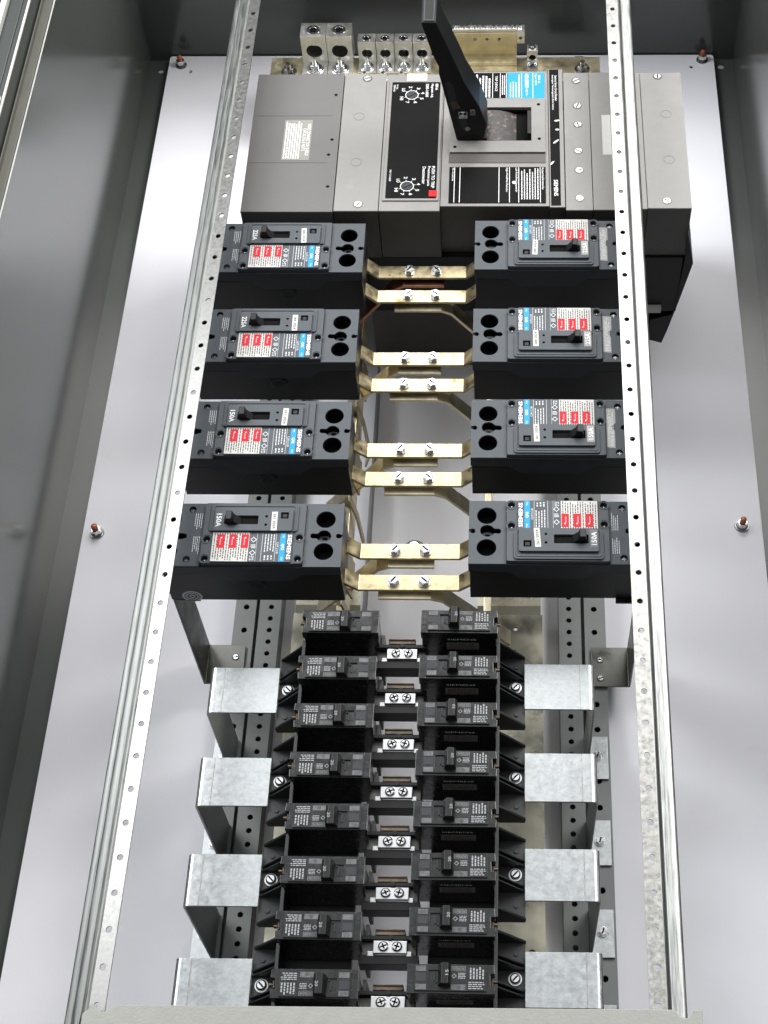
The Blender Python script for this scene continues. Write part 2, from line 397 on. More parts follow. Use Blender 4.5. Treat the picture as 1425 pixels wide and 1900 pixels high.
door = thing('enclosure_door', 'open cabinet door seen edge-on at the far left with black gasket and latch', 'door', (-21, 10, 15))
def D(b, name, m, **k):
    o = b.build(name, m, door, **k); o.location = Vector((21, -10, -15)) * S; return o
D(MB().box(-19.30, YB, 15.0, -18.96, YT, 16.2), 'door_return', 'door', bevel=.03)
D(MB().box(-19.04, YB, 16.2, -18.93, YT, 16.3), 'bright_edge', 'door_light', bevel=.02)
D(MB().box(-19.95, YB, 15.6, -19.34, YT, 16.15), 'inner_panel', 'door', bevel=.04)
D(MB().box(-20.30, 19.5, 15.9, -20.02, YT, 16.4), 'light_rib', 'door_light', bevel=.03)
g = MB()
for i in range(4): g.box(-20.5 - .26 * i, YB, 16.0, -20.36 - .26 * i, YT, 16.5 - .05 * i)
D(g, 'gasket', 'rubber', bevel=.04)
D(MB().box(-23.2, YB, 15.6, -21.5, YT, 16.3), 'door_panel', 'door_light', bevel=.04)
lt = MB(); lt.box(-20.4, 18.3, 16.2, -19.75, 19.2, 16.8); lt.box(-20.2, 19.2, 16.4, -20.1, 20.3, 16.7); lt.cyl(-20.05, 18.75, 16.8, 16.9, .2, 12)
la = D(lt, 'latch_block', 'screw', bevel=.03)
lt2 = MB()
lt2.prism([(-20.2, 17.9), (-19.8, 18.2), (-19.3, 17.5), (-19.5, 17.2)], 16.1, 16.7); lt2.box(-20.2, 15.6, 16, -19.7, 17.5, 16.4); lt2.box(-19.6, 15.0, 16.0, -19.35, 16.8, 16.3)
D(lt2, 'latch_lever', 'dscrew', bevel=.03)
D(MB().box(-19.2, 16.9, 16.3, -19.05, 18.2, 16.6), 'latch_strike', 'screw', bevel=.03)

pl = MB()
holes = [circ(-15.62, 38.83, .11, 10), circ(15.3, 39.15, .12, 10), circ(0, 10, .1, 8)]
pl.plate(rrect(-17.05, YB + .4, 16.72, 40.25, 0.2), holes, -0.12, 0.0)
tag(pl.build('mounting_plate', 'white', bevel=0.03), 'large white powder coated steel back plate behind all the breakers', 'back plate')

def corner_nut(x, y, label, a):
    t = thing('flange_nut', label, 'nut', (x, y, 0), 0, 'nuts holding the white plate')
    b = MB(); b.cyl(0, 0, 0, .07, .37, 24, .34); b.cyl(0, 0, .07, .14, .30, 24, .26); b.build('washer', 'dscrew', t, bevel=.01)
    MB().plate(circ(0, 0, .27, 6, a0=a), [], .14, .42).build('hex_nut', 'screw', t, bevel=.03)
    b = MB(); b.cyl(0, 0, .42, .68, .145, 14); b.dome(0, 0, .68, .145, .07, 14)
    for i in range(4): b.cyl(0, 0, .45 + i * .06, .475 + i * .06, .16, 14)
    b.build('stud', 'copper_dull', t)
for x, y, l, a in ((-16.28, 39.42, 'steel nut on copper stud at the upper left corner of the plate', .2), (-16.33, 5.05, 'steel nut on copper stud at the left edge of the plate, halfway down', .6),
                   (16.0, 39.78, 'steel nut on copper stud at the upper right corner of the plate', .4), (15.73, 5.65, 'steel nut on copper stud at the right edge of the plate, halfway down', .9)):
    corner_nut(x, y, l, a)
n0 = thing('flange_nut', 'dark washered nut on the plate between the lowest pair of frame breakers', 'nut', (-.45, 4.2, 0), 0, 'nuts holding the white plate')
MB().cyl(0, 0, 0, .08, .55, 28, .5).build('washer', 'gray_matt', n0, bevel=.01)
MB().plate(circ(0, 0, .3, 6, a0=.3), [], .08, .34).build('hex_nut', 'screw', n0, bevel=.03)

# ------------------------------------------------------------------ perforated mounting channels
def cells(b, x0, x1, cx, ys, ya, yb, r, z0, z1, n=14):
    """perforated strip built cell by cell"""
    ys = sorted(ys); cuts = [ya] + [(ys[i] + ys[i + 1]) / 2 for i in range(len(ys) - 1)] + [yb]
    for i, y in enumerate(ys):
        b.plate(rect(x0, cuts[i], x1, cuts[i + 1]), [circ(cx, y, r, n)], z0, z1, bottom=False)
def channel(sg, label):
    t = thing('mounting_channel', label, 'channel', (sg * 7.65, 0, 0), 0, 'perforated grey mounting channels')
    b = MB(); y0, y1 = -26.3, 38.35
    f = lambda u: sg * u - sg * 7.65
    def R(a, c): return (min(f(a), f(c)), max(f(a), f(c)))
    a, c = R(6.55, 7.58); cells(b, a, c, f(7.02), [0.23 - .617 * k for k in range(-20, 42)], y0, y1, .125, 1.1, 1.2)
    a, c = R(7.74, 8.72); cells(b, a, c, f(8.2), [0.22 - 1.235 * k for k in range(-20, 21)], y0, y1, .14, 1.1, 1.2)
    for u0, u1 in ((6.55, 6.62), (8.65, 8.72)):
        a, c = R(u0, u1); b.box(a, y0, .01, c, y1, 1.1)
    a, c = R(7.56, 7.76); b.box(a, y0, .55, c, y1, .62)
    a, c = R(7.50, 7.58); b.box(a, y0, .6, c, y1, 1.1)
    a, c = R(7.74, 7.80); b.box(a, y0, .6, c, y1, 1.1)
    b.build('channel_body', 'gray_matt', t)
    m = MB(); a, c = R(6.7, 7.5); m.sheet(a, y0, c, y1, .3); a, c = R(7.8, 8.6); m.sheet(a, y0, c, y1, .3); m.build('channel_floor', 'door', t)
    MB().prism([(f(8.0) , 38.35), (f(8.7), 38.35), (f(8.6), 38.75), (f(8.1), 38.75)], 1.1, 1.2).build('end_tab', 'gray_matt', t, bevel=.02)
    return t
channel(-1, 'perforated grey channel on the left half of the white plate')
channel(1, 'perforated grey channel on the right half of the white plate')

# ------------------------------------------------------------------ dull plated base strips under the branch breakers
def base_strip(x0, x1, label):
    b = MB(); b.plate(rect(x0, -25.5, x1, -.55), [circ((x0 + x1) / 2 + .3, -1.3, .1, 10), circ((x0 + x1) / 2 + .3, -2.5, .12, 10), circ((x0 + x1) / 2 + 1.0, -16.3, .16, 10)], 1.9, 2.0)
    b.strip([(x0, 2.0), (x0, .02)], -25.5, -.55, .08) if x0 < 0 else b.strip([(x1, .02), (x1, 2.0)], -25.5, -.55, .08)
    b._add([(x0, -.55, 2.0), (x1, -.55, 2.0), (x1, -.2, 2.2), (x0, -.2, 2.2)], [(0, 1, 2, 3)])
    b._add([(x0, -.2, 2.2), (x1, -.2, 2.2), (x1, .9, 2.2), (x0, .9, 2.2)], [(0, 1, 2, 3)])
    tag(b.build('base_strip', 'gold_plate'), label, 'base plate', 'plated strips under the branch breakers')
base_strip(-5.72, -2.7, 'dull plated steel strip behind the left column of small breakers')
base_strip(2.75, 5.68, 'dull plated steel strip behind the right column of small breakers')

# ------------------------------------------------------------------ front rails
def rail(sg, loc, tilt, label, holes_y, m2):
    t = thing('trim_rail', label, 'rail', loc, tilt, 'perforated galvanised trim rails')
    if sg < 0: t.rotation_euler = (0, math.radians(-9), tilt)     # turned about its length to darken its reflections
    ya, yb = -22.6, 40.2
    b = MB()
    if sg > 0: cells(b, 0.0, 0.56, .30, holes_y, ya, yb, .118, -.05, 0, 16)
    else: cells(b, -.56, 0.0, -.29, holes_y, ya, yb, .118, -.05, 0, 16)
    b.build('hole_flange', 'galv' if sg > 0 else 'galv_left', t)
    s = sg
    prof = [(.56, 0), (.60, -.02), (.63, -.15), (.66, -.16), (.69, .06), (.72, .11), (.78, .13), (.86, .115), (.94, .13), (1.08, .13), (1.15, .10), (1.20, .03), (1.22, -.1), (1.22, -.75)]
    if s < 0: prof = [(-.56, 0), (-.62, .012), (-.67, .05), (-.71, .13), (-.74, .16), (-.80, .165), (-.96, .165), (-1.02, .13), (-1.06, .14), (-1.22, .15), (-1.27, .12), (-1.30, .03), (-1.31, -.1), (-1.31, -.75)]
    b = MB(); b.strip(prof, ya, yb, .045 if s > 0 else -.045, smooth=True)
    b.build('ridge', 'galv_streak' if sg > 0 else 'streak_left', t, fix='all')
    return t
rail(1, (8.83, 0, 13.9), math.radians(-0.17), 'bright galvanised rail with a row of holes, right of the breakers', [27.24 + 1.2518 * 9 - 1.2518 * k for k in range(0, 49) if -22.3 < 27.24 + 1.2518 * (9 - k) < 39.9], 'galv')
rail(-1, (-8.66, 0, 13.9), math.radians(-0.52), 'galvanised rail with a row of holes and streaked ridge, left of the breakers', [27.05 + 1.2518 * 9 - 1.2518 * k for k in range(0, 49) if -22.3 < 27.05 + 1.2518 * (9 - k) < 39.9], 'galv')

# sill across the bottom
sx0, sx1 = -9.5, 10.42; yt = -21.72
out = [(sx0, -26), (sx1, -26), (sx1, yt - .02)]
out += [(10.15, yt - .02), (10.12, yt - .12), (10.02, yt - .24), (9.88, yt - .29), (9.72, yt - .24), (9.62, yt - .10), (9.5, yt - .02)]
out += [(-8.1, yt - .1), (-8.4, yt - .12), (-8.52, yt - .2), (-8.68, yt - .31), (-8.9, yt - .33), (-9.05, yt - .22), (-9.08, yt - .10), (-9.3, yt - .10), (-9.32, yt - .25), (sx0, yt - .4)]
sl = thing('bottom_sill', 'grey painted steel sill with notched ends across the bottom, under both rails', 'sill', (0, -23, 13.9))
o = MB().plate(out, [], 14.13, 14.20).build('front_face', 'sill', sl, bevel=.025); o.location = Vector((0, 23, -13.9)) * S
o = MB().box(-7.9, yt - .16, 13.2, 9.3, yt - .08, 14.12).build('top_return', 'olive', sl, bevel=.02); o.location = Vector((0, 23, -13.9)) * S

# ================================================================== NEUTRAL ASSEMBLY at the top
zt = 3.0
np_ = MB(); np_.plate(rect(-9.97, 33.0, 9.42, 36.53), [], zt - .12, zt); np_.box(-9.6, 33.2, 1.21, -8.6, 36, zt - .12); np_.box(8.0, 33.2, 1.21, 9.0, 36, zt - .12)
tag(np_.build('neutral_plate', 'gold_bright', bevel=.015), 'wide yellow zinc plated bar behind the top of the large breaker', 'bus plate')
def plate_bolt(x, y, label, r=.36):
    t = thing('hex_bolt', label, 'bolt', (x, y, zt), 0, 'bolts on the yellow plated bar')
    MB().cyl(0, 0, 0, .06, r * 1.3, 24, r * 1.25).build('washer', 'dscrew', t)
    b = MB(); b.plate(circ(0, 0, r * .85, 6, a0=.4), [], .06, .36); b.cyl(0, 0, .36, .62, r * .42, 14); b.build('bolt_head', 'dscrew', t, bevel=.025)
plate_bolt(-8.85, 35.3, 'dark hex bolt at the left end of the yellow plated bar')
plate_bolt(8.38, 35.45, 'dark hex bolt at the right end of the yellow plated bar')

def lug(x, w, y0, y1, zb, zf, hr, br, label, group, by):
    t = thing('wire_lug', label, 'lug', (x, y0, zt), 0, group)
    h = y1 - y0; c = w / 2
    g = .012
    b = MB()
    # block with a round wire hole running along Y and a set-screw hole from the front
    Mf = frame((0, h, 0), (1, 0, 0), (0, 0, 1))            # plate in XZ, extruded along -Y
    hz = (zb + zf) / 2 - zt - .12
    b.plate(rrect(-c + g, 0.0, c - g, zf - zt - .16, .05), [circ(0, hz, hr, 24)], 0.0, h, Mf)
    b.plate(rrect(-c + g, 0.0, c - g, h, .04), [circ(0, h / 2, hr * .90, 20)], zf - zt - .16, zf - zt)
    b.build('lug_body', 'alu', t, bevel=.02, fix='all')
    k = MB(); Mw = frame((0, 0, 0), (1, 0, 0), (0, 0, 1))
    k.box(-c * .8, h * .9, .1, c * .8, h * .93, zf - zt - .2); k.build('bore', 'dark_zinc', t)
    s = MB(); s.cyl(0, h / 2, hz + hr * .5, zf - zt - .05, hr * .86, 20); s.plate(circ(0, h / 2, hr * .86, 20), [circ(0, h / 2, hr * .5, 6, a0=.5)], zf - zt - .05, zf - zt + .01)
    s.build('set_screw', 'screw', t, bevel=.008)
    v = MB(); v.poly(circ(0, h / 2, hr * .49, 6, a0=.5), zf - zt - .04); v.build('hex_socket', 'void', t)
    tg = MB(); tg.box(-c + g, by - y0 - br * 1.5, .002, c - g, 0, .14); tg.build('tang', 'alu', t, bevel=.015)
    wz = MB(); wz.cyl(0, by - y0, .14, .2, br * 1.25, 24); wz.cyl(0, by - y0, .2, .24, br, 24); wz.build('washer', 'screw', t, bevel=.01)
    bo = MB(); bo.plate(circ(0, by - y0, br * .66, 6, a0=.5), [], .24, .46); bo.cyl(0, by - y0, .46, .85, br * .30, 12); bo.build('bolt', 'screw', t, bevel=.02)
lug(-7.32, 1.5, 36.02, 37.2, 3.1, 5.0, .47, .42, 'large aluminium wire lug, left of the pair on the plated bar', 'large wire lugs', 35.45)
lug(-5.82, 1.5, 36.02, 37.2, 3.1, 5.0, .47, .42, 'large aluminium wire lug, right of the pair on the plated bar', 'large wire lugs', 35.45)
for i, nm in enumerate(('first small wire lug beside the two large lugs', 'second small wire lug from the left in the row of four', 'third small wire lug from the left in the row of four', 'small wire lug partly hidden behind the black handle')):
    lug(-4.24 + 1.075 * i, 1.06, 36.1, 36.85, 3.1, 4.5, .31, .32, nm, 'row of small wire lugs', 35.55)
for i in range(4):
    t = thing('hex_bolt', ('small bolt just below the first small wire lug', 'small bolt just below the second small wire lug', 'small bolt just below the third small wire lug', 'small bolt in the notch of the large breaker')[i], 'bolt', (-4.35 + 1.09 * i, 34.55 - (.3 if i == 3 else 0), zt), 0, 'bolts on the yellow plated bar')
    b = MB(); b.cyl(0, 0, 0, .06, .36, 20); b.plate(circ(0, 0, .24, 6), [], .06, .3); b.cyl(0, 0, .3, .62, .11, 12); b.build('bolt_head', 'screw', t, bevel=.02)

# terminal bar with its bracket
tb = thing('terminal_bar', 'neutral terminal bar with a row of small screws on a gold bracket behind the handle', 'terminal bar', (3, 36.5, zt))
fx = lambda b, n, m, p=None, **k: b.build(n, m, p or tb, **k)
b = MB(); b.box(-2.2, 0.02, 1.55, 1.98, .42, 2.05)
o = fx(b, 'bar', 'alu', bevel=.02)
for i in range(13):
    x = -2.0 + i * .31
    sb = MB(); sb.cyl(x, .22, 2.05, 2.17 + .05 * (i % 3 == 0), .11, 10, .09); s_ = sb.build('terminal_screw', 'screw', tb)
b = MB()
Mx = frame((0, 0, 0), (1, 0, 0), (0, 0, 1))        # sheet in XZ
b.plate(rect(-2.2, .28, 1.54, 1.86), [circ(.52, 1.42, .1, 12), circ(-.2, 1.42, .1, 12), circ(-.9, 1.42, .12, 12)], -.001, .08, Mx)
b.box(-2.2, -.80, .2, 1.54, .0, .28); b.box(-2.2, -1.25, .002, 1.54, -.80, .1); b.box(-2.2, -.84, .1, 1.54, -.78, .2)
fx(b, 'bracket', 'gold_bright', bevel=.01)
for x in (.9, -.9):
    q = MB(); Mq = frame((x, -.06, 1.42), (1, 0, 0), (0, 0, 1)); q.dome(0, 0, 0, .12, .12, 12, 3, M4=frame((x, -.02, 1.42), (1, 0, 0), (0, 0, -1)) @ Matrix.Scale(1, 4)); fx(q, 'bracket_rivet', 'screw')
b = MB(); b.plate(rect(1.55, 1.3, 1.98, 2.05), [circ(1.76, 1.68, .1, 12)], -.05, .3, Mx); fx(b, 'end_block', 'alu', bevel=.015)

cl = thing('ground_lug', 'single small lug on the plated bar right of the terminal bar', 'lug', (5.45, 36.0, zt))
b = MB(); b.plate(rect(-.31, 0, .31, .92), [circ(0, .42, .2, 16)], 0, .55, frame((0, .55, 0), (1, 0, 0), (0, 0, 1)))
b.build('lug_body', 'alu', cl, bevel=.02, fix='all'); 
MB().box(-.28, .50, .02, .28, .52, .9).build('bore', 'void', cl)
b = MB(); b.plate(circ(0, .28, .22, 18), [circ(0, .28, .1, 6)], .92, .98); b.build('set_screw', 'screw', cl)
b = MB(); b.box(-.31, -.7, 0.002, .31, 0, .1); b.dome(-.2, -.15, .1, .1, .1); b.dome(.2, -.15, .1, .1, .1); b.build('tang', 'screw', cl)

# ================================================================== MAIN BREAKER
ZM = 11.8
mb = thing('main_breaker', 'large grey moulded case breaker with black panels at the top of the board', 'circuit breaker', (2.1, 20, 1.2))
OFFM = Vector((-2.1, -20, -1.2)) * S
def P(b, name, m, parent=None, **k):
    o = b.build(name, m, parent or mb, **k)
    if parent is None: o.location = OFFM
    return o
# mounting block and lower black base
P(MB().box(-2.85, 15.75, .01, 11.3, 24.6, 4.55), 'mounting_block', 'main_side', bevel=.03)
P(MB().box(-8.3, 15.6, 4.6, 12.58, 24.9, 8.55), 'lower_case', 'black', bevel=.03)
P(MB().box(-4.14, 16.0, 8.6, 12.60, 24.9, 11.42), 'case_core', 'main_side')
P(MB().box(-8.5, 15.50, 8.6, -4.16, 24.97, ZM), 'terminal_shield', 'shield', bevel=.03)
for x, y in ((-4.5, 23.45), (-4.49, 20.3), (-4.59, 19.27), (-4.49, 17.14)):
    b = MB(); b.poly(circ(x, y, .085, 12), ZM + .004); P(b, 'pin_hole', 'void')
# gently ribbed seams
b = MB(); b.box(-8.4, 21.95, ZM, -4.6, 21.99, ZM + .012); b.box(-8.4, 18.72, ZM, -4.6, 18.76, ZM + .012)
P(b, 'shield_rib', 'shield')
lb = P(MB().sheet(-6.87, 18.9, -5.52, 21.66, ZM + .006), 'shield_label', 'label_tan')
b = MB(); b.text('WIRE CONNECTOR SHIELD', -5.66, 20.3, 2.2, .17, ZM + .01, -90, .01); b.text('CATALOG E NDTS', -5.86, 20.3, 1.55, .17, ZM + .01, -90, .01)
b.print_lines(-6.82, 19.0, -6.0, 21.6, 7, ZM + .01, rot=True, fill=.6, seed=3, jag=.1)
P(b, 'lettering', 'ink_white', lb).location = (0, 0, 0)

def face_block(x0, x1, y0, y1, z0, z1, name, m='main', holes=[], bevel=.025):
    P(MB().box(x0 + .005, y0 + .012, 8.6, x1 - .005, 16.0, z1 - .085), 'case_wall', 'main_side')
    return P(MB().plate(rect(x0, y0, x1, y1), holes, z1 - .08, z1), name, m, bevel=bevel)
def screw_in(x, y, a, r=.2):
    b = MB(); b.poly(circ(x, y, r * 1.25, 20), ZM + .005); o = P(b, 'screw_recess', 'dark_zinc')
    q = MB(); q.cyl(x, y, ZM + .006, ZM + .03, r, 18, r * .9); s = P(q, 'screw', 'screw_dull', o); s.location = (0, 0, 0)
    T = Matrix.Translation((x, y, 0)) @ Matrix.Rotation(a, 4, 'Z')
    v = MB().box(-r * .8, -r * .14, ZM + .025, r * .8, r * .14, ZM + .034, T); w = v.build('drive_slot', 'void', s)
# left terminal segment
face_block(-4.12, -2.03, 15.55, 24.98, 11.45, ZM, 'end_cover')
for x, y, a in ((-2.99, 24.63, .3), (-2.98, 15.98, .9)): screw_in(x, y, a)
for x, y in ((-3.27, 21.91), (-3.23, 18.76), (11.78, 22.04), (11.77, 18.91)):
    b = MB(); b.plate(circ(x, y, .27, 24), [circ(x, y, .245, 24)], ZM, ZM + .006)
    P(b, 'knockout_ring', 'shield')
# trip unit segment (with the notch at its top)
face_block(-2.0, .86, 15.58, 24.98, 11.45, ZM - .03, 'trip_unit_cover')
P(MB().plate(rect(-1.86, 16.2, .80, 24.45), [rect(-1.72, 16.34, .68, 24.33)], ZM - .03, ZM + .03), 'panel_border', 'main', bevel=.012)
P(MB().box(-1.02, 24.45, ZM - .05, 0.0, 24.99, ZM + .01), 'top_notch', 'gold_dull', bevel=.02)
tp = P(MB().box(-1.71, 16.35, ZM - .03, .67, 24.32, ZM + .008), 'trip_panel', 'label_black')
zt2 = ZM + .014
def dial(cx, cy):
    b = MB(); b.plate(circ(cx, cy, .33, 28), [circ(cx, cy, .29, 28)], zt2 - .003, zt2 + .002)
    for k, sx in enumerate(('LO', '2', '3', '4', '5', '6', '7', 'HI')):
        a = math.radians(140 - k * 42 + (0 if k else 0))
        b.box(-.012, .33, zt2 - .002, .012, .42, zt2 + .001, Matrix.Translation((cx, cy, 0)) @ Matrix.Rotation(a - math.pi / 2, 4, 'Z'))
        b.text(sx, cx + .56 * math.cos(a), cy + .56 * math.sin(a), .11 * len(sx) + .02, .17, zt2, -90, .02)
    o = P(b, 'dial_scale', 'ink_white', tp); o.location = (0, 0, 0)
    k = MB(); k.cyl(cx, cy, zt2 - .01, zt2 + .03, .27, 24); k.box(-.25, -.05, zt2 + .03, .25, .05, zt2 + .06, Matrix.Translation((cx, cy, 0)) @ Matrix.Rotation(.6, 4, 'Z'))
    P(k, 'dial_knob', 'slate_dark', tp).location = (0, 0, 0)
dial(-.72, 23.42); dial(-.72, 17.15)
b = MB()
for s, x, yc, w in (('800 A', .50, 24.0, .45), ('Magnetic Adj.', .27, 23.72, 1.0), ('3200-16000', .03, 23.75, .95)): b.text(s, x, yc, w, .15, zt2, -90, .02)
P(b, 'lettering', 'ink_white', tp).location = (0, 0, 0); b = MB()
for s, x, yc, w in (('PUSH TO TRIP', .50, 17.75, 1.45), ('Presione para', .28, 17.82, 1.3), ('Desconectar', .06, 17.87, 1.15)): b.text(s, x, yc, w, .16, zt2, -90, .015)
P(b, 'lettering', 'ink_white', tp).location = (0, 0, 0); b = MB()
b.text('Sin No.', -1.46, 24.0, .35, .09, zt2, -90, .01); b.text('SERIAL', -1.60, 23.9, .5, .09, zt2, -90, .01); P(b, 'lettering', 'ink_white', tp).location = (0, 0, 0); b = MB(); b.text('MV 21409', -1.55, 17.85, .75, .1, zt2, -90, .01)
P(b, 'lettering', 'ink_white', tp).location = (0, 0, 0)
P(MB().box(.33, 16.44, ZM, .72, 16.84, ZM + .06), 'trip_button', 'red_btn', bevel=.02)
# centre section with the handle window
face_block(.88, 6.02, 15.93, 25.22, 11.45, ZM - .07, 'centre_cover', holes=[rect(1.62, 20.18, 5.19, 22.5)])
o = P(MB().plate(rect(1.24, 19.4, 5.87, 23.15), [rect(1.62, 20.18, 5.19, 22.5)], ZM - .07, ZM + .04), 'handle_frame', 'main', bevel=.015)
for x, y in ((5.55, 22.7), (5.57, 20.3), (1.5, 19.75)):
    b = MB(); b.poly(circ(x, y, .085, 14), ZM + .045); P(b, 'frame_hole', 'void', o).location = (0, 0, 0)
b = MB(); b.box(1.5, 20.0, 11.425, 5.3, 22.6, 11.45); P(b, 'handle_window', 'void')
# curved quadrant seen inside the window
q = MB(); n = 14; vs = []
for i in range(n + 1):
    a = math.radians(-29 + 58 * i / n); x = 3.30 + 2.4 * math.sin(a); z = 9.37 + 2.4 * math.cos(a); vs += [(x, 20.28, z), (x, 22.38, z)]
q._add(vs, [(2 * i, 2 * i + 2, 2 * i + 3, 2 * i + 1) for i in range(n)], True)
P(q, 'quadrant', 'quadrant')
P(MB().box(5.0, 20.7, ZM - .06, 5.19, 22.3, ZM + .02), 'window_stop', 'black', bevel=.01)
P(MB().box(1.22, 18.76, ZM - .05, 5.88, 19.37, ZM - .045), 'groove', 'main_side')
ll = P(MB().sheet(1.27, 16.1, 5.86, 18.48, ZM - .05), 'instruction_label', 'label_black')
b = MB(); zz = ZM - .045
for x in (1.52, 1.78): b.sheet(x - .016, 16.14, x + .016, 18.45, zz)
b.text('No. Accessories', 1.45, 17.98, .85, .09, zz, -90, .012); P(b, 'lettering', 'ink_white', ll).location = (0, 0, 0); b = MB()
for x in (3.64, 4.14, 4.58, 5.60): b.sheet(x - .016, 16.14, x + .016, 18.45, zz)
b.print_lines(4.66, 16.35, 5.55, 18.42, 7, zz, rot=True, fill=.42, seed=9, jag=.22, word=.12)
b.text('Accesorios/Accessories', 5.73, 17.72, 1.45, .11, zz, -90, .012); b.text('Right Pole/Polo Derecho', 4.01, 17.62, 1.6, .12, zz, -90, .012)
b.text('Left Pole/Polo Izquierdo', 4.46, 17.62, 1.6, .12, zz, -90, .012)
b.poly(circ(4.36, 17.45, .1, 12), zz)
P(b, 'lettering', 'ink_white', ll).location = (0, 0, 0)
lk = P(MB().sheet(2.0, 23.2, 4.0, 25.08, ZM - .05), 'rating_label', 'label_black')
b = MB(); b.print_lines(2.1, 23.3, 3.2, 25.0, 7, zz, rot=True, fill=.55, seed=5, jag=.25, word=.12)
for x in (3.28, 3.66, 3.96): b.sheet(x - .014, 23.25, x + .014, 25.05, zz)
b.text('TRIP DEVICE', 3.46, 24.3, 1.1, .12, zz, -90, .01); b.print_lines(3.72, 23.5, 3.92, 24.9, 2, zz, rot=True, fill=.5, seed=8)
P(b, 'lettering', 'ink_white', lk).location = (0, 0, 0)
lbu = P(MB().sheet(4.02, 23.2, 5.86, 25.08, ZM - .05), 'catalogue_label', 'label_blue')
b = MB()
for x in (4.72, 5.28): b.sheet(x - .014, 23.25, x + .014, 25.05, zz)
b.print_lines(4.1, 23.3, 4.66, 25.0, 4, zz, rot=True, fill=.4, seed=15, jag=.4, word=.14)
b.text('ND63B800', 4.98, 24.5, 1.0, .2, zz, -90, .02); b.text('Type ND6', 5.42, 24.6, .85, .12, zz, -90, .01); b.text('800 A', 5.60, 24.6, .6, .12, zz, -90, .01); b.text('600 V~', 4.98, 23.65, .55, .12, zz, -90, .01)
P(b, 'lettering', 'ink_white', lbu).location = (0, 0, 0)
# black name strip
face_block(6.04, 6.76, 15.80, 25.30, 11.45, ZM - .01, 'name_rail')
ns = P(MB().sheet(6.10, 15.9, 6.56, 25.26, ZM - .004), 'name_strip', 'label_black')
b = MB(); zz = ZM + .002
b.text('SIEMENS', 6.34, 17.05, 1.05, .2, zz, -90, .02); P(b, 'brand_lettering', 'ink_white', ns).location = (0, 0, 0); b = MB()
b.text('Sentron Series Circuit Breaker', 6.42, 23.9, 1.85, .12, zz, -90, .012); b.text('Interruptor Termomagnetico Serie Sentron', 6.26, 23.6, 2.5, .12, zz, -90, .012)
P(b, 'lettering', 'ink_white', ns).location = (0, 0, 0)
scf = []                                             # scuffs that took the print off
for x, y, a, w in ((6.45, 21.6, .2, .3), (6.46, 20.97, 0, .22), (6.38, 20.15, .8, .42), (6.18, 18.7, 1.0, .34)):
    b = MB(); b.prism([(x + w / 2 * math.cos(a) * s + .04 * c * math.sin(a), y + w / 2 * math.sin(a) * s - .05 * c * math.cos(a)) for s, c in ((1, .4), (.6, 1), (-.5, 1.2), (-1, .2), (-.6, -1), (.5, -.9))], zz, zz + .004)
    P(b, 'paint_scuff', 'ink_white', ns).location = (0, 0, 0)
# right terminal segments
face_block(6.80, 8.05, 15.60, 25.03, 11.45, ZM, 'end_cover')
face_block(8.08, 10.34, 15.62, 25.05, 11.45, ZM, 'end_cover')
face_block(10.36, 10.60, 15.7, 25.06, 11.45, ZM - .02, 'end_cover')
face_block(10.62, 12.66, 15.72, 25.04, 11.45, ZM, 'end_cover')
for i, (x, y) in enumerate(((7.44, 24.43), (7.46, 22.62), (7.46, 21.32), (7.44, 19.5), (7.46, 18.2), (7.44, 16.36), (11.5, 24.73), (11.52, 16.19))): screw_in(x, y, .5 + i * .7, .19)
wl = P(MB().plate(rect(8.62, 19.25, 9.05, 21.98), [], ZM, ZM + .006), 'serial_label', 'label_white')
b = MB(); b.print_lines(8.66, 19.4, 9.0, 20.5, 3, ZM + .01, rot=True, fill=.35, seed=4, jag=.2); P(b, 'lettering', 'ink_grey', wl).location = (0, 0, 0); b = MB(); b.print_lines(8.66, 21.0, 9.0, 21.9, 3, ZM + .01, rot=True, fill=.35, seed=6, jag=.2); P(b, 'lettering', 'ink_grey', wl).location = (0, 0, 0); b = MB(); b.sheet(8.63, 20.6, 9.04, 20.63, ZM + .01); b.sheet(8.63, 20.95, 9.04, 20.98, ZM + .01)
P(b, 'ruled_line', 'ink_grey', wl).location = (0, 0, 0)
# flared insulating barrier on the right end
Mz = frame((0, 15.5, 0), (1, 0, 0), (0, 0, 1))
b = MB(); b.plate([(12.60, 10.4), (13.08, 8.2), (12.66, 5.45), (12.30, 3.3), (12.07, 2.14), (11.35, 2.42), (11.35, 4.0), (12.45, 4.4), (12.66, 8.5)], [], -8.8, -.06, Mz)
P(b, 'end_barrier', 'black')
P(MB().box(10.2, 15.35, 4.75, 11.80, 17.5, 5.1), 'terminal_tab', 'label_white', bevel=.02)

# operating handle
hd = thing('operating_handle', 'long black lever standing out of the window of the large breaker', 'handle', (2.2, 21.2, 11.8))
OH = Vector((-2.2, -21.2, -11.8)) * S
def H(b, n, m, par=None, **k):
    o = b.build(n, m, par or hd, **k); o.location = OH if par is None else (0, 0, 0); return o
Mh = frame((0, 20.25, 0), (1, 0, 0), (0, 0, 1))      # local z = -Y
prof = [(1.58, 11.75), (2.85, 11.75), (3.05, 12.7), (2.70, 13.9), (2.05, 15.3), (1.75, 16.2), (.82, 18.8), (.14, 18.8), (.62, 16.9), (.86, 16.3), (.84, 15.9), (1.02, 14.9)]
H(MB().plate(prof, [], -1.75, 0, Mh), 'lever', 'black', bevel=.05)
b = MB(); b.plate([(1.12, 15.35), (1.28, 15.5), (1.47, 15.3), (1.66, 14.3), (1.30, 14.2)], [], .0, .02, Mh); H(b, 'recess_floor', 'slate_dark')
b = MB(); b.plate([(1.60, 13.3), (1.96, 13.4), (2.25, 12.5), (1.95, 12.35)], [], .0, .02, Mh)
H(b, 'recess_floor', 'slate_dark')
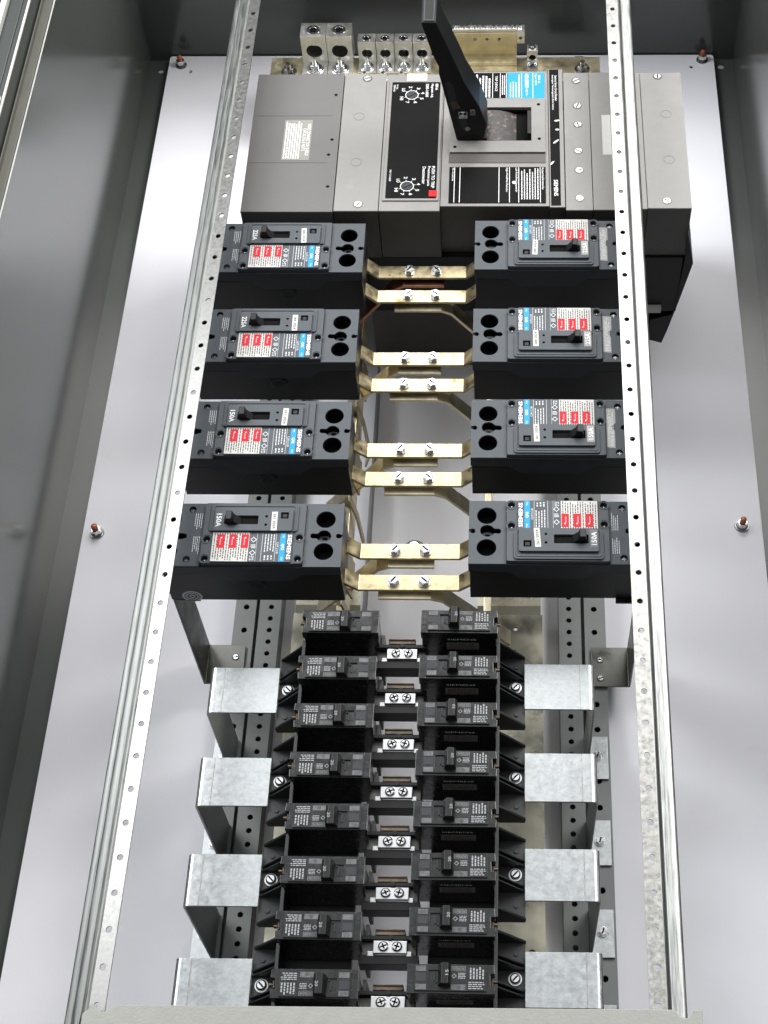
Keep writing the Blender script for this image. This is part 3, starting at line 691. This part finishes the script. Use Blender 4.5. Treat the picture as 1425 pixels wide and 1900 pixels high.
b = MB(); b.plate([(1.30, 14.2), (1.66, 14.3), (1.80, 13.85), (1.45, 13.7)], [], 0, .03, Mh); H(b, 'nameplate', 'brown_cu')
b = MB(); b.box(1.70, 20.14, 13.25, 2.12, 20.25, 13.66)
for x in (1.78, 2.04): b.cyl(0, 0, 0, .06, .09, 12, M4=frame((x, 20.14, 13.58), (1, 0, 0), (0, 0, -1)))
H(b, 'clamp', 'tin', bevel=.03)
b = MB(); b.cyl(0, 0, 0, .08, .13, 14, M4=frame((2.12, 20.25, 12.6), (1, 0, 0), (0, 0, 1))); b.box(2.25, 20.2, 13.4, 2.5, 20.25, 13.75); H(b, 'pivot_pin', 'dscrew', bevel=.02)
b = MB(); b.plate(rrect(.26, 20.35, .74, 21.9, .06), [rrect(.31, 20.41, .69, 21.85, .05)], 18.8, 18.84); H(b, 'tip_rim', 'slate', bevel=.01)
b = MB(); b.box(1.64, 20.22, 11.3, 3.05, 21.9, 11.95); H(b, 'hub', 'black', bevel=.04)

# ================================================================== FRAME BREAKERS (eight)
QL, QW, QD = 7.3, 3.0, 2.8
def make_frame_breaker():
    t = thing('frame_breaker', '', 'circuit breaker', (0, 0, 0), 0, 'slate grey frame breakers in two columns')
    # local: x along the length from the bus end, y across, z up; top of the terminal block at z = QD
    T = QD
    side = [(1.55 - 1.55, 0)]
    # black lower base and slate skirt
    MB().box(.04, .05, 0, QL - .04, QW - .05, T - .7).build('base', 'black', t, bevel=.03)
    Ms = frame((0, 0, T), (1, 0, 0), (0, 0, 1))           # XZ plane, extruded along -Y
    sk = [(0, -.085), (0, -.62), (1.6, -.66), (2.15, -1.15), (4.6, -1.15), (5.15, -.66), (QL, -.62), (QL, -.085)]
    b = MB(); b.plate(sk[::-1], [], -.06, 0.0, Ms); b.plate(sk[::-1], [], -QW, -QW + .06, Ms)
    b.box(0, .06, T - .62, .06, QW - .06, T - .085); b.box(QL - .06, .06, T - .62, QL, QW - .06, T - .085)
    b.build('skirt', 'slate_dark', t, bevel=.015)  # same slate as the covers; shade on the sides put into a darker colour
    hr = .40
    kh = [(1.30, 1.47), (1.30, 1.60), (1.22, 1.66), (1.05, 1.66), (.98, 1.72), (.90, 1.80), (.74, 1.84), (.58, 1.80), (.48, 1.70), (.45, 1.55), (.50, 1.40), (.62, 1.30), (.78, 1.27), (.92, 1.32), (1.0, 1.42), (1.06, 1.44), (1.22, 1.42)]
    notch = [(0, 0), (1.52, 0), (1.52, QW), (0, QW), (0, 1.62), (.10, 1.64), (.17, 1.66), (.24, 1.62), (.27, 1.55), (.24, 1.46), (.17, 1.43), (.10, 1.46), (0, 1.48)]
    b = MB(); b.plate(notch, [circ(.72, .76, hr, 26), circ(.72, 2.28, hr, 26), kh], T - .08, T)
    b.build('line_terminal_cover', 'slate', t, bevel=.018)
    b = MB()
    for y in (.76, 2.28): b.well(.72, y, T - .02, hr + .001, 1.1, 26)
    b.box(.4, 1.2, T - .56, 1.32, 1.9, T - .51)
    b.build('terminal_well', 'void', t)
    for y in (.76, 2.28):
        b = MB(); b.cyl(.76, y + .05, T - 1.08, T - .95, .26, 16); b.build('terminal_screw', 'dark_zinc', t)
    b = MB(); b.plate(circ(.74, 1.52, .24, 18, .16), [circ(.74, 1.5, .12, 14, .07)], T - .5, T - .3); b.build('keyhole_boss', 'slate', t, bevel=.01)
    # load end cover
    sl_ = [(5.66, 0), (QL, 0), (QL, 1.45), (6.5, 1.45), (6.32, 1.5), (6.32, 1.66), (6.5, 1.72), (QL, 1.72), (QL, QW), (5.66, QW)]
    b = MB(); b.plate(sl_, [circ(6.95, .74, .33, 22), circ(6.95, 2.3, .33, 22), circ(6.22, .3, .15, 14), circ(6.22, 2.68, .15, 14)], T - .08, T)
    b.build('load_terminal_cover', 'slate', t, bevel=.018)
    b = MB()
    for y in (.74, 2.3): b.well(6.95, y, T - .02, .331, .9, 22)
    b.box(6.3, 1.44, T - .56, QL - .1, 1.74, T - .51)
    for y in (.3, 2.68): b.poly(circ(6.22, y, .16, 14), T - .14)
    b.build('load_terminal_well', 'void', t)
    for y in (.3, 2.68):
        q = MB(); q.cyl(6.22, y, T - .14, T - .10, .12, 14); o = q.build('cover_screw', 'slate_dark', t)
        v = MB(); v.box(6.13, y - .02, T - .10, 6.31, y + .02, T - .095); v.box(6.20, y - .09, T - .10, 6.24, y + .09, T - .096); v.build('drive_slot', 'dscrew', o)
    # centre cover
    zc = T + .13
    wells = [(1.72, 2.72), (1.72, 1.72), (5.46, 2.72), (5.46, 1.80)]
    b = MB(); b.plate(rrect(1.53, .07, 5.65, QW - .07, .08), [circ(x, y, .15, 16) for x, y in wells], T - .25, zc)
    b.build('centre_cover', 'slate', t, bevel=.02)
    for x, y in wells:
        b = MB(); b.well(x, y, zc - .01, .151, .22, 16)
        b.build('screw_well', 'black', t)
    for x, y in wells:
        q = MB(); q.cyl(x, y, zc - .2, zc - .15, .10, 14); o = q.build('cover_screw', 'black', t)
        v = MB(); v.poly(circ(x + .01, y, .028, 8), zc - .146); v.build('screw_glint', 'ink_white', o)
    # raised rings round the wells
    for x, y in wells:
        b = MB(); b.plate(circ(x, y, .22, 18), [circ(x, y, .19, 18)], zc, zc + .02)
        b.build('well_collar', 'slate', t)
    # label plateau
    zp = T + .20
    MB().plate(rrect(1.98, 1.50, 5.22, QW - .1, .04), [], zc, zp).build('label_plateau', 'slate', t, bevel=.015)
    # escutcheon, two steps and the toggle panel with its slot
    ze = T + .20
    MB().plate(rrect(1.82, .13, 5.40, 1.46, .12), [], zc, ze).build('escutcheon', 'slate', t, bevel=.035)
    MB().plate(rrect(1.90, .22, 5.32, 1.48, .10), [rrect(1.96, .28, 5.26, 1.44, .08)], ze, ze + .03).build('escutcheon_bead', 'slate', t, bevel=.012)
    zq = T + .32
    slot = rrect(3.42, .78, 4.80, 1.20, .04)
    MB().plate(rrect(2.02, .42, 5.20, 1.50, .07), [slot, rect(2.20, .62, 2.52, .92), circ(3.10, .82, .06, 10), circ(3.10, 1.22, .06, 10)], ze, zq).build('toggle_panel', 'slate', t, bevel=.02)
    b = MB(); b.box(3.4, .76, ze + .005, 4.82, 1.22, ze + .01); b.box(3.0, .7, ze + .005, 3.2, 1.3, ze + .009); b.box(2.18, .6, ze + .005, 2.54, .94, ze + .009)
    b.build('slot_floor', 'void', t)
    MB().box(2.27, .68, ze + .01, 2.45, .86, ze + .09).build('trip_button', 'black', t, bevel=.015)
    b = MB()
    Mt = frame((0, .82, zq), (1, 0, 0), (0, 0, 1))
    b.plate([(4.12, -.1), (4.70, -.1), (4.72, .12), (4.68, .42), (4.45, .44), (4.38, .20)], [], -.40, 0, Mt)
    b.build('toggle', 'black', t, bevel=.03, fix='all')
    # print
    z = zp + .004
    nm = MB(); nm.text('SIEMENS', 2.09, 2.2, 1.17, .17, z, 90, .025); nm.build('brand_lettering', 'ink_white', t)
    cy = MB(); cy.sheet(2.24, 1.55, 2.47, 2.88, z); o = cy.build('cyan_stripe', 'label_blue', t)
    q = MB(); q.text('QR2', 2.355, 2.2, .3, .13, z + .003, 90, .02); q.text('TYPE', 2.355, 1.68, .18, .08, z + .003, 90, .0); q.text('TIPO', 2.355, 2.74, .18, .08, z + .003, 90, .0); q.build('type_lettering', 'ink_white', o)
    q = MB(); q.text('QR22B', 2.56, 2.25, .55, .10, z, 90, .0)
    q.print_lines(2.66, 1.6, 3.12, 2.45, 4, z, rot=True, fill=.35, seed=21, jag=.2, word=.12); q.print_lines(2.7, 2.6, 3.10, 2.82, 3, z, rot=True, fill=.4, seed=22)
    q.sheet(2.63, 1.55, 2.645, 2.88, z); q.sheet(3.18, 1.55, 3.195, 2.88, z); q.sheet(3.40, 1.55, 3.41, 2.88, z)
    # certification marks
    for y in (1.86, 2.48):
        q.plate([(3.54 + .13 * math.cos(a), y + .13 * math.sin(a)) for a in (0, math.pi / 2, math.pi, 3 * math.pi / 2)], [[(3.54 + .09 * math.cos(a), y + .09 * math.sin(a)) for a in (0, math.pi / 2, math.pi, 3 * math.pi / 2)]], z - .001, z)
    q.print_lines(3.44, 2.08, 3.64, 2.28, 3, z, rot=False, fill=.5, seed=24); q.print_lines(3.46, 2.62, 3.66, 2.84, 3, z, rot=True, fill=.4, seed=25)
    q.build('fine_print', 'ink_grey', t)
    w = MB(); w.sheet(3.72, 1.53, 5.20, 2.88, z); wo_ = w.build('warning_label', 'label_white', t)
    q = MB(); q.print_lines(3.75, 1.56, 5.17, 2.86, 14, z + .003, rot=True, fill=.40, seed=31, jag=.12, word=.13)
    q.build('warning_print', 'ink_black', wo_)
    q = MB(); iw = MB()
    for x in (3.89, 4.38, 4.86):
        q.sheet(x - .15, 1.62, x + .15, 2.26, z + .006)
        iw.text('DANGER', x + .02, 1.98, .30, .05, z + .009, 90, .0); iw.poly([(x - .04, 1.74), (x + .04, 1.78), (x - .04, 1.82)][::-1], z + .009)
    o = q.build('danger_panel', 'red', wo_); iw.build('danger_lettering', 'ink_white', o) if False else None
    # second level only: danger wording belongs to the warning label
    iw.build('danger_lettering', 'ink_white', wo_)
    return t

def side_emblem(t, x, z=1.25, m='slate_dark', r=.36):
    b = MB(); F = frame((x, 0, z), (1, 0, 0), (0, 0, 1))
    for a, c in ((r, r * .82), (r * .62, r * .5), (r * .3, r * .18)): b.plate(circ(0, 0, a, 24), [circ(0, 0, c, 24)], 0, .012, F)
    for i in range(20):
        a = i * math.pi / 10; b.box(r * .68, -.012, 0, r * .8, .012, .014, F @ Matrix.Rotation(a, 4, 'Z'))
    return b

proto = make_frame_breaker()
specs = []
ybR = [11.86, 6.52, 1.42, -3.74]; ybL = [11.68, 6.47, 1.31, -3.93]
amps = ['225A', '225A', '150A', '150A']; stk = ['280 2024', '284 2024', '261 2024', '261 2024']
ordn = ['top', 'second from the top', 'third from the top', 'lowest']
ZQ = 9.07
first = True
for side in ('L', 'R'):
    for k in range(4):
        o = proto if first else copy_tree(proto); first = False
        T = QD
        if side == 'R': o.location = Vector((2.56, ybR[k], ZQ)) * S; o.rotation_euler = (0, 0, 0)
        else: o.location = Vector((-2.54, ybL[k] + QW, ZQ)) * S; o.rotation_euler = (0, 0, math.pi)
        o['label'] = 'slate %s amp breaker with red warning labels, %s of the %s column' % (amps[k][:3], ordn[k], 'left' if side == 'L' else 'right')
        specs.append((o, side, k))
for o, side, k in specs:
    T = QD; z = T + .325
    b = MB(); b.sheet(4.86, .60, 5.17, 1.44, z); rl = b.build('rating_patch', 'label_silver' if (side == 'R' and k != 3) else 'label_grey' if side == 'R' else 'slate', o)
    MB().text(amps[k], 5.02, 1.02, .62, .22, z + .004, 90, .02).build('rating_lettering', 'ink_white', rl)
    Tm = Matrix.Translation((2.76, 1.03, 0)) @ Matrix.Rotation(math.radians((-2, 1, 2, 4)[k] if side == 'R' else (3, 1, -2, 1)[k]), 4, 'Z') @ Matrix.Translation((-2.76, -1.03, 0))
    b = MB(); b.plate(rrect(2.64, .60, 2.88, 1.50, .02), [], z, z + .006, Tm); sb = b.build('date_sticker', 'label_white', o)
    MB().text(stk[k], 2.76, 1.05, .72, .11, z + .010, 90, .01, M4=Tm).build('date_lettering', 'ink_black', sb)
    zl = T + .006
    if side == 'R' and k < 3:
        b = MB(); b.plate([(5.72, .55), (6.06, .5), (6.06, 1.4), (5.96, 1.5), (5.96, 1.7), (6.1, 1.8), (6.1, 2.55), (5.72, 2.58)], [], T, zl); e_ = b.build('silver_label', 'label_silver', o)
        MB().print_lines(5.76, .6, 6.02, 2.5, 5, zl + .003, rot=True, fill=.3, seed=40 + k, jag=.2).build('silver_label_print', 'ink_white', e_)
    else:
        b = MB(); b.print_lines(5.74, .5, 6.08, 1.35, 4, zl, rot=True, fill=.35, seed=50, jag=.35, word=.1); b.print_lines(5.74, 1.6, 6.05, 2.5, 4, zl, rot=True, fill=.35, seed=51, jag=.3, word=.1)
        b.build('terminal_print', 'ink_grey', o)
    if side == 'L':                                      # moulding emblem on the side facing down
        b = side_emblem(o, 3.65)
        e_ = b.build('side_emblem', 'slate_dark', o); e_.rotation_euler = (0, 0, math.pi); e_.location = Vector((3.55 + 3.65, QW + .001, 0)) * S
        if k == 3:
            b = side_emblem(o, 3.65, .30, r=.42); e_ = b.build('side_emblem', 'ink_grey', o); e_.rotation_euler = (0, 0, math.pi); e_.location = Vector((6.35 + 3.65, QW - .05, 0)) * S

# ------------------------------------------------------------------ bus connectors and diagonal straps
def connector():
    t = thing('bus_connector', '', 'bus bar', (0, 0, 9.2), 0, 'yellow plated connectors between the frame breakers')
    b = MB(); b.strip([(-2.74, .78), (-2.05, .1), (2.08, .1), (2.74, .74)], -.37, .37, .13)
    b.build('strap', 'gold', t, bevel=.02)
    for x, a in ((-.62, .9), (.66, 2.4)):
        screw_head(x, .0, .1, .235, t, 'slot', 'bolt', 'screw_dull', a, washer=.27, hexa=True, h=.22)
    return t
cp = connector(); first = True
nth = ['topmost', 'second', 'third', 'fourth', 'fifth', 'sixth', 'seventh', 'lowest']
idx = 0
for k in range(4):
    for dy in (2.14, .62):
        y = (ybR[k] + ybL[k]) / 2 + .1 + dy
        o = cp if first else copy_tree(cp); first = False
        o.location = Vector((.02, y, 9.2)) * S
        o['label'] = 'yellow plated strap with two hex bolts, %s of the eight between the frame breakers' % nth[idx]
        # strap that carries it down to the bus behind
        sg = -1 if dy > 1 else 1
        pr = [(-1.25, 8.95), (.95, 8.95), (1.5, 8.7), (4.3, 4.9)] if sg > 0 else [(-4.3, 4.9), (-1.4, 8.7), (-.9, 8.95), (1.05, 8.95)]
        b = MB(); b.strip(pr, y - .58, y + .14, .15)
        tag(b.build('diagonal_strap', 'copper' if (sg < 0 and k == 0) else 'gold_dull', bevel=.02), '%s strap sloping down to the %s behind the %s plated connector' % ('copper coloured' if (sg < 0 and k == 0) else 'dull brass', 'left' if sg < 0 else 'right', nth[idx]), 'bus bar', 'straps sloping behind the connectors')
        idx += 1
for x0, x1, l in ((-3.35, -3.05, 'left vertical bus bar in the gap beside the left frame breakers'), (3.1, 3.4, 'right vertical bus bar hidden behind the right frame breakers')):
    b = MB(); b.box(x0, -2.6, 3.4, x1, 15.0, 5.8)
    tag(b.build('vertical_bus', 'gold_dull', bevel=.03), l, 'bus bar', 'vertical bus bars')
b = MB()
for i in range(4):
    y = 12.2 - i * 5.2; b.strip([(-3.6, 3.2), (-2.6, 2.9), (-2.55, .0)], y - 3.4, y, .06)
tag(MB().box(-2.72, -5.0, .01, -2.6, 14.8, 1.1).build('support_angle', 'gray_matt', bevel=.01), 'thin grey upright edge on the plate behind the left bus bar', 'bracket')
# pale wedge-like bus links seen through the gap on the left
for i, y in enumerate((9.9, 4.6, -.8)):
    b = MB(); b.strip([(-3.0, 6.6), (-2.75, 5.0), (-2.62, 2.6), (-2.9, 1.6)], y - 1.9, y - 1.5, .1)
    b.strip([(-3.3, 8.6), (-2.9, 8.2), (-2.55, 6.6)], y - 1.6, y + .2, .1)
    tag(b.build('bus_link', 'gold', bevel=.015), 'bent yellow link in the gap below the %s left frame breaker' % ('second', 'third', 'lowest')[i], 'bus bar', 'bent links in the left gap')

# ------------------------------------------------------------------ dark brackets under the frame breakers
for sg, l in ((-1, 'dark steel support bracket under the lowest left frame breaker'), (1, 'dark steel support bracket under the lowest right frame breaker')):
    t = thing('support_bracket', l, 'bracket', (sg * 9.75, -2.9, 1.2), 0, 'dark support brackets')
    b = MB()
    pr = [(-1.15, 7.86), (0, 7.86), (0, .1), (-1.75, .1)]
    if sg < 0: pr = [(1.75, .1), (0, .1), (0, 7.86), (1.15, 7.86)]
    b.strip(pr, -1.0, 1.0, .08 if sg > 0 else .08)
    b.build('bracket_body', 'dark_zinc', t, bevel=.015)
    for yy in (.35, -.6): screw_head(-sg * 1.35, yy, .12, .17, t, 'slot', 'foot_screw', 'screw', .2)
t = thing('pan_bracket', 'small bright tab behind the top of the lowest left frame breaker', 'bracket', (-9.3, -.6, 9.0))
MB().box(-.3, -.12, 0, 1.1, .12, .1).build('tab', 'tin', t, bevel=.02)

# ================================================================== LOWER SECTION
# silver brackets
def u_bracket():
    t = thing('steel_bracket', '', 'bracket', (0, 0, 0), 0, 'bright galvanised arms beside the small breakers')
    pr = [(-2.84, 8.3)]
    for i in range(5):
        a = math.radians(90 - 22.5 * i); pr.append((-.22 + .22 * math.cos(a), 8.08 + .22 * math.sin(a)))
    pr += [(0, 1.33), (.95, 1.33)]
    b = MB(); b.strip(pr, -2.02, 0, .09); b.build('arm_sheet', 'galv_flower', t, bevel=.012)
    screw_head(.48, -.95, 1.33, .2, t, 'slot', 'foot_screw', 'screw', 1.3, washer=.23, hexa=True, h=.14)
    MB().box(-.005, -.5, 6.6, .012, -.42, 7.1).build('side_slot', 'void', t)
    MB().box(-.62, -2.0, 8.30, -.58, -.02, 8.312).build('bend_line', 'galv', t)
    return t
ub = u_bracket(); first = True
for k in range(4):
    for sg in (1, -1):
        o = ub if first else copy_tree(ub); first = False
        if sg > 0: o.location = Vector((7.68, -6.36 - 3.93 * k, 0)) * S; o.scale = (1, 1, 1)
        else:
            o.location = Vector((-7.98, -6.62 - 3.97 * k, 0)) * S; o.scale = (-1, 1, 1)
        o['label'] = 'bright folded galvanised arm, %s on the %s side of the small breakers' % (('top', 'second', 'third', 'lowest')[k], 'right' if sg > 0 else 'left')

# insulator modules
def insulator():
    t = thing('breaker_pan', '', 'insulator', (0, 0, 0), 0, 'black finned insulators beside the small breakers')
    # local: inner side at x=0, outer edge at x=1.0, y=0 at the top, going down to -3.75; z=0 is the floor
    b = MB(); b.box(-.1, -3.14, -.35, 1.0, -.05, 0); b.box(-2.6, -3.6, -.5, -.1, .1, -.1)
    b.box(-.16, -3.55, -.1, -.02, .08, 1.55)
    b.build('floor', 'pan', t, bevel=.015)
    for y, d in ((-.06, .09), (-.92, .06), (-1.10, .06), (-1.90, .06), (-2.08, .06), (-3.12, .09)):
        f = MB(); F = frame((0, y, 0), (1, 0, 0), (0, 0, 1)); f.plate([(-.03, -.1), (1.02, -.1), (1.02, .03), (-.03, 1.35)], [], -d / 2, d / 2, F)
        f.build('fin', 'pan', t, bevel=.01)
    for y in (-.50, -2.62):
        q = MB(); q.cyl(.66, y, 0, .05, .09, 14); q.build('locating_boss', 'pan', t)
    screw_head(.62, -1.44, 0.02, .2, t, 'slot', 'mounting_screw', 'tin', .8, washer=.25)
    return t
ins = insulator(); first = True
for k in range(4):
    for sg in (1, -1):
        o = ins if first else copy_tree(ins); first = False
        if sg > 0: o.location = Vector((3.86, -5.90 - 3.92 * k, 8.05)) * S; o.scale = (1, 1, 1)
        else: o.location = Vector((-4.14, -6.10 - 3.97 * k, 8.05)) * S; o.scale = (-1, 1, 1)
        o['label'] = 'black finned plastic insulator with one bright screw, %s on the %s side' % (('top', 'second', 'third', 'lowest')[k], 'right' if sg > 0 else 'left')

# branch breakers
BL_, BW_, BD_ = 3.07, 1.02, 2.5
def make_branch():
    t = thing('branch_breaker', '', 'circuit breaker', (0, 0, 0), 0, 'small black branch breakers in two columns')
    T = BD_
    out = [(0, 0), (BL_ - .02, 0), (BL_, .30), (BL_ - .16, .32), (BL_ - .18, .70), (BL_ - .02, .72), (BL_ - .04, BW_), (0, BW_)]
    MB().plate(out, [], T - .5, T).build('case_top', 'black_gloss', t, bevel=.015)
    MB().box(.03, .04, 0, BL_ - .08, BW_ - .04, T - .5).build('case', 'black_gloss', t, bevel=.02)
    b = MB(); b.box(0, 0, T - .10, .26, .30, T + .005); b.box(0.0, .36, T - .1, .24, .66, T + .006); b.build('end_step', 'black_gloss', t, bevel=.01)
    # raised face
    zf = T + .07
    slot = rect(.74, .33, 1.12, .80)
    b = MB(); b.plate(rrect(.27, .09, 2.76, .97, .03), [slot], T - .05, zf); b.build('face', 'black_gloss', t, bevel=.012)
    MB().box(.73, .32, T - .04, 1.13, .81, T - .03).build('slot_floor', 'void', t)
    b = MB(); b.box(.92, .44, T - .02, .97, .74, T + .05); b.cyl(1.02, .40, T - .02, zf, .035, 8); b.build('slot_rib', 'slate_dark', t)
    F = frame((0, .30, zf), (1, 0, 0), (0, 0, 1))
    b = MB(); b.plate([(1.08, -.06), (1.54, -.06), (1.52, .28), (1.44, .38), (1.20, .38), (1.10, .14)], [], -.66, 0.06, F)
    tg = b.build('toggle', 'black', t, bevel=.025, fix='all')
    # recessed windows
    for x0, y0, x1, y1, m in ((.31, .76, .66, .94, 'label_grey'), (.31, .12, .68, .31, 'label_grey'), (1.54, .12, 2.04, .31, 'label_grey'), (1.54, .77, 2.04, .94, 'label_grey'), (.31, .42, .66, .70, 'slate_dark')):
        MB().plate(rect(x0, y0, x1, y1), [], zf, zf + .005).build('window', m, t)
    z = zf + .008
    b = MB(); b.plate(circ(1.80, .21, .06, 14), [circ(1.80, .21, .035, 12)], z, z + .004); b.build('test_ring', 'ink_black', t)
    b = MB(); b.text('OZ', .48, .86, .22, .1, z, 0, .0); b.build('type_lettering', 'ink_black', t)
    for i in range(3):
        q = MB(); q.plate(rect(1.58 + .155 * i, .79, 1.70 + .155 * i, .92), [rect(1.60 + .155 * i, .81, 1.68 + .155 * i, .90)], z - .002, z); q.build('window_frame', 'ink_black', t)
    b = MB()
    b.print_lines(2.16, .50, 2.70, .92, 5, z, rot=True, fill=.5, seed=60, jag=.25, word=.10)
    b.print_lines(2.14, .14, 2.72, .42, 4, z, rot=False, fill=.5, seed=61, jag=.25, word=.12)
    for a in (0,): b.plate([(1.64 + .09 * math.cos(q), .60 + .09 * math.sin(q)) for q in (0, math.pi / 2, math.pi, 3 * math.pi / 2)], [[(1.64 + .055 * math.cos(q), .60 + .055 * math.sin(q)) for q in (0, math.pi / 2, math.pi, 3 * math.pi / 2)]], z - .002, z)
    b.print_lines(1.78, .5, 2.04, .72, 4, z, rot=False, fill=.5, seed=62, word=.08)
    b.build('face_print', 'ink_dim', t)
    # side lettering and label on the y=0 side
    F2 = frame((0, .04, 0), (1, 0, 0), (0, 0, 1))
    MB().text('SIEMENS', 1.62, T - .62, 1.15, .11, .004, 0, .0, M4=F2).build('side_lettering', 'emboss', t)
    b = MB(); b.sheet(1.0, T - 1.45, 2.3, T - .88, .004, F2); sl2 = b.build('side_label', 'label_brown', t)
    MB().print_lines(1.1, T - 1.4, 2.2, T - .95, 3, .008, fill=.3, seed=66, M4=F2).build('side_label_print', 'ink_black', sl2)
    b = MB(); b.cyl(0, 0, 0, .14, .07, 10, M4=frame((BL_ - .07, .5, T - .25), (0, 1, 0), (0, 0, 1))); b.box(BL_ - .13, .32, T - .4, BL_ - .06, .6, T - .22); b.build('contact', 'brown_cu', t, bevel=.01)
    return t
br = make_branch(); first = True
ZB = 8.25; brs = []
for side in ('L', 'R'):
    for k in range(8):
        o = br if first else copy_tree(br); first = False
        if side == 'R': o.location = Vector((.70, -6.26 - 2.018 * k, ZB)) * S; o.rotation_euler = (0, 0, 0)
        else: o.location = Vector((-.98, -6.30 - 2.045 * k + BW_, ZB)) * S; o.rotation_euler = (0, 0, math.pi)
        o.rotation_euler[2] += random.uniform(-.006, .006); o['label'] = 'small black %s amp breaker, %s from the top of the %s column of eight' % ('15' if (side == 'R' and k == 7) else '20', ('first', 'second', 'third', 'fourth', 'fifth', 'sixth', 'seventh', 'last')[k], 'left' if side == 'L' else 'right')
        brs.append((o, side, k))
for o, side, k in brs:
    tgl = [c for c in o.children if c.name.startswith('toggle')][0]
    z = BD_ + .07 + .385
    MB().text('15' if (side == 'R' and k == 7) else '20', 1.40, .62, .19, .11, z, 90, .01).build('rating_lettering', 'ink_dim', tgl)

# centre bus taps
def tap():
    t = thing('bus_tap', '', 'bus tap', (0, 0, 0), 0, 'tin plated taps with two screws between the small breakers')
    b = MB(); b.box(-.64, -.23, -.16, .58, .22, 0.0); b.build('tap_plate', 'tin', t, bevel=.02)
    for a_, c_ in ((-1.1, -.62), (.56, .92)):
        b = MB(); b.box(a_, -.34, -.9, c_, .25, -.25); b.build('side_contact', 'dark_zinc', t, bevel=.03)
    for a_, c_ in ((-.85, -.63), (.57, .75)):
        b = MB(); b.box(a_, -.31, -.30, c_, -.13, -.1); b.build('side_foot', 'tin', t, bevel=.02)
    for x, a in ((-.27, .4), (.22, 1.3)): screw_head(x, .0, 0.0, .19, t, 'phillips', 'screw', 'screw', a, h=.1)
    b = MB(); b.box(-.58, .41, -.2, .50, .60, .04); b.box(-.58, .56, -.6, .50, .62, .10)
    b.build('contact_plate', 'brown_cu', t, bevel=.02)
    b = MB(); b.box(-1.15, -.60, -.9, 1.0, -.26, -.12); b.box(-1.15, .25, -1.2, 1.0, .40, .02); b.cyl(-.02, .33, -.2, .08, .09, 10)
    b.build('insulating_bar', 'black', t, bevel=.015)
    return t
tp_ = tap(); first = True
for k in range(8):
    o = tp_ if first else copy_tree(tp_); first = False
    o.location = Vector((-.06 + .01 * k, -6.55 - 1.975 * k, 9.5)) * S
    o['label'] = 'bright tap plate with two screws in the centre gap, %s from the top' % ('first', 'second', 'third', 'fourth', 'fifth', 'sixth', 'seventh', 'last')[k]
# inner side rails of the plastic pan, visible in the centre gap
for x0, x1, l in ((-1.0, -.86, 'black plastic rib along the left side of the centre gap'), (.66, .78, 'black plastic rib along the right side of the centre gap')):
    b = MB()
    for k in range(9): b.box(x0, -6.9 - 2.0 * k, 7.3, x1, -5.4 - 2.0 * k, 8.9)
    tag(b.build('pan_rib', 'pan', bevel=.01), l, 'insulator', 'ribs along the centre gap')
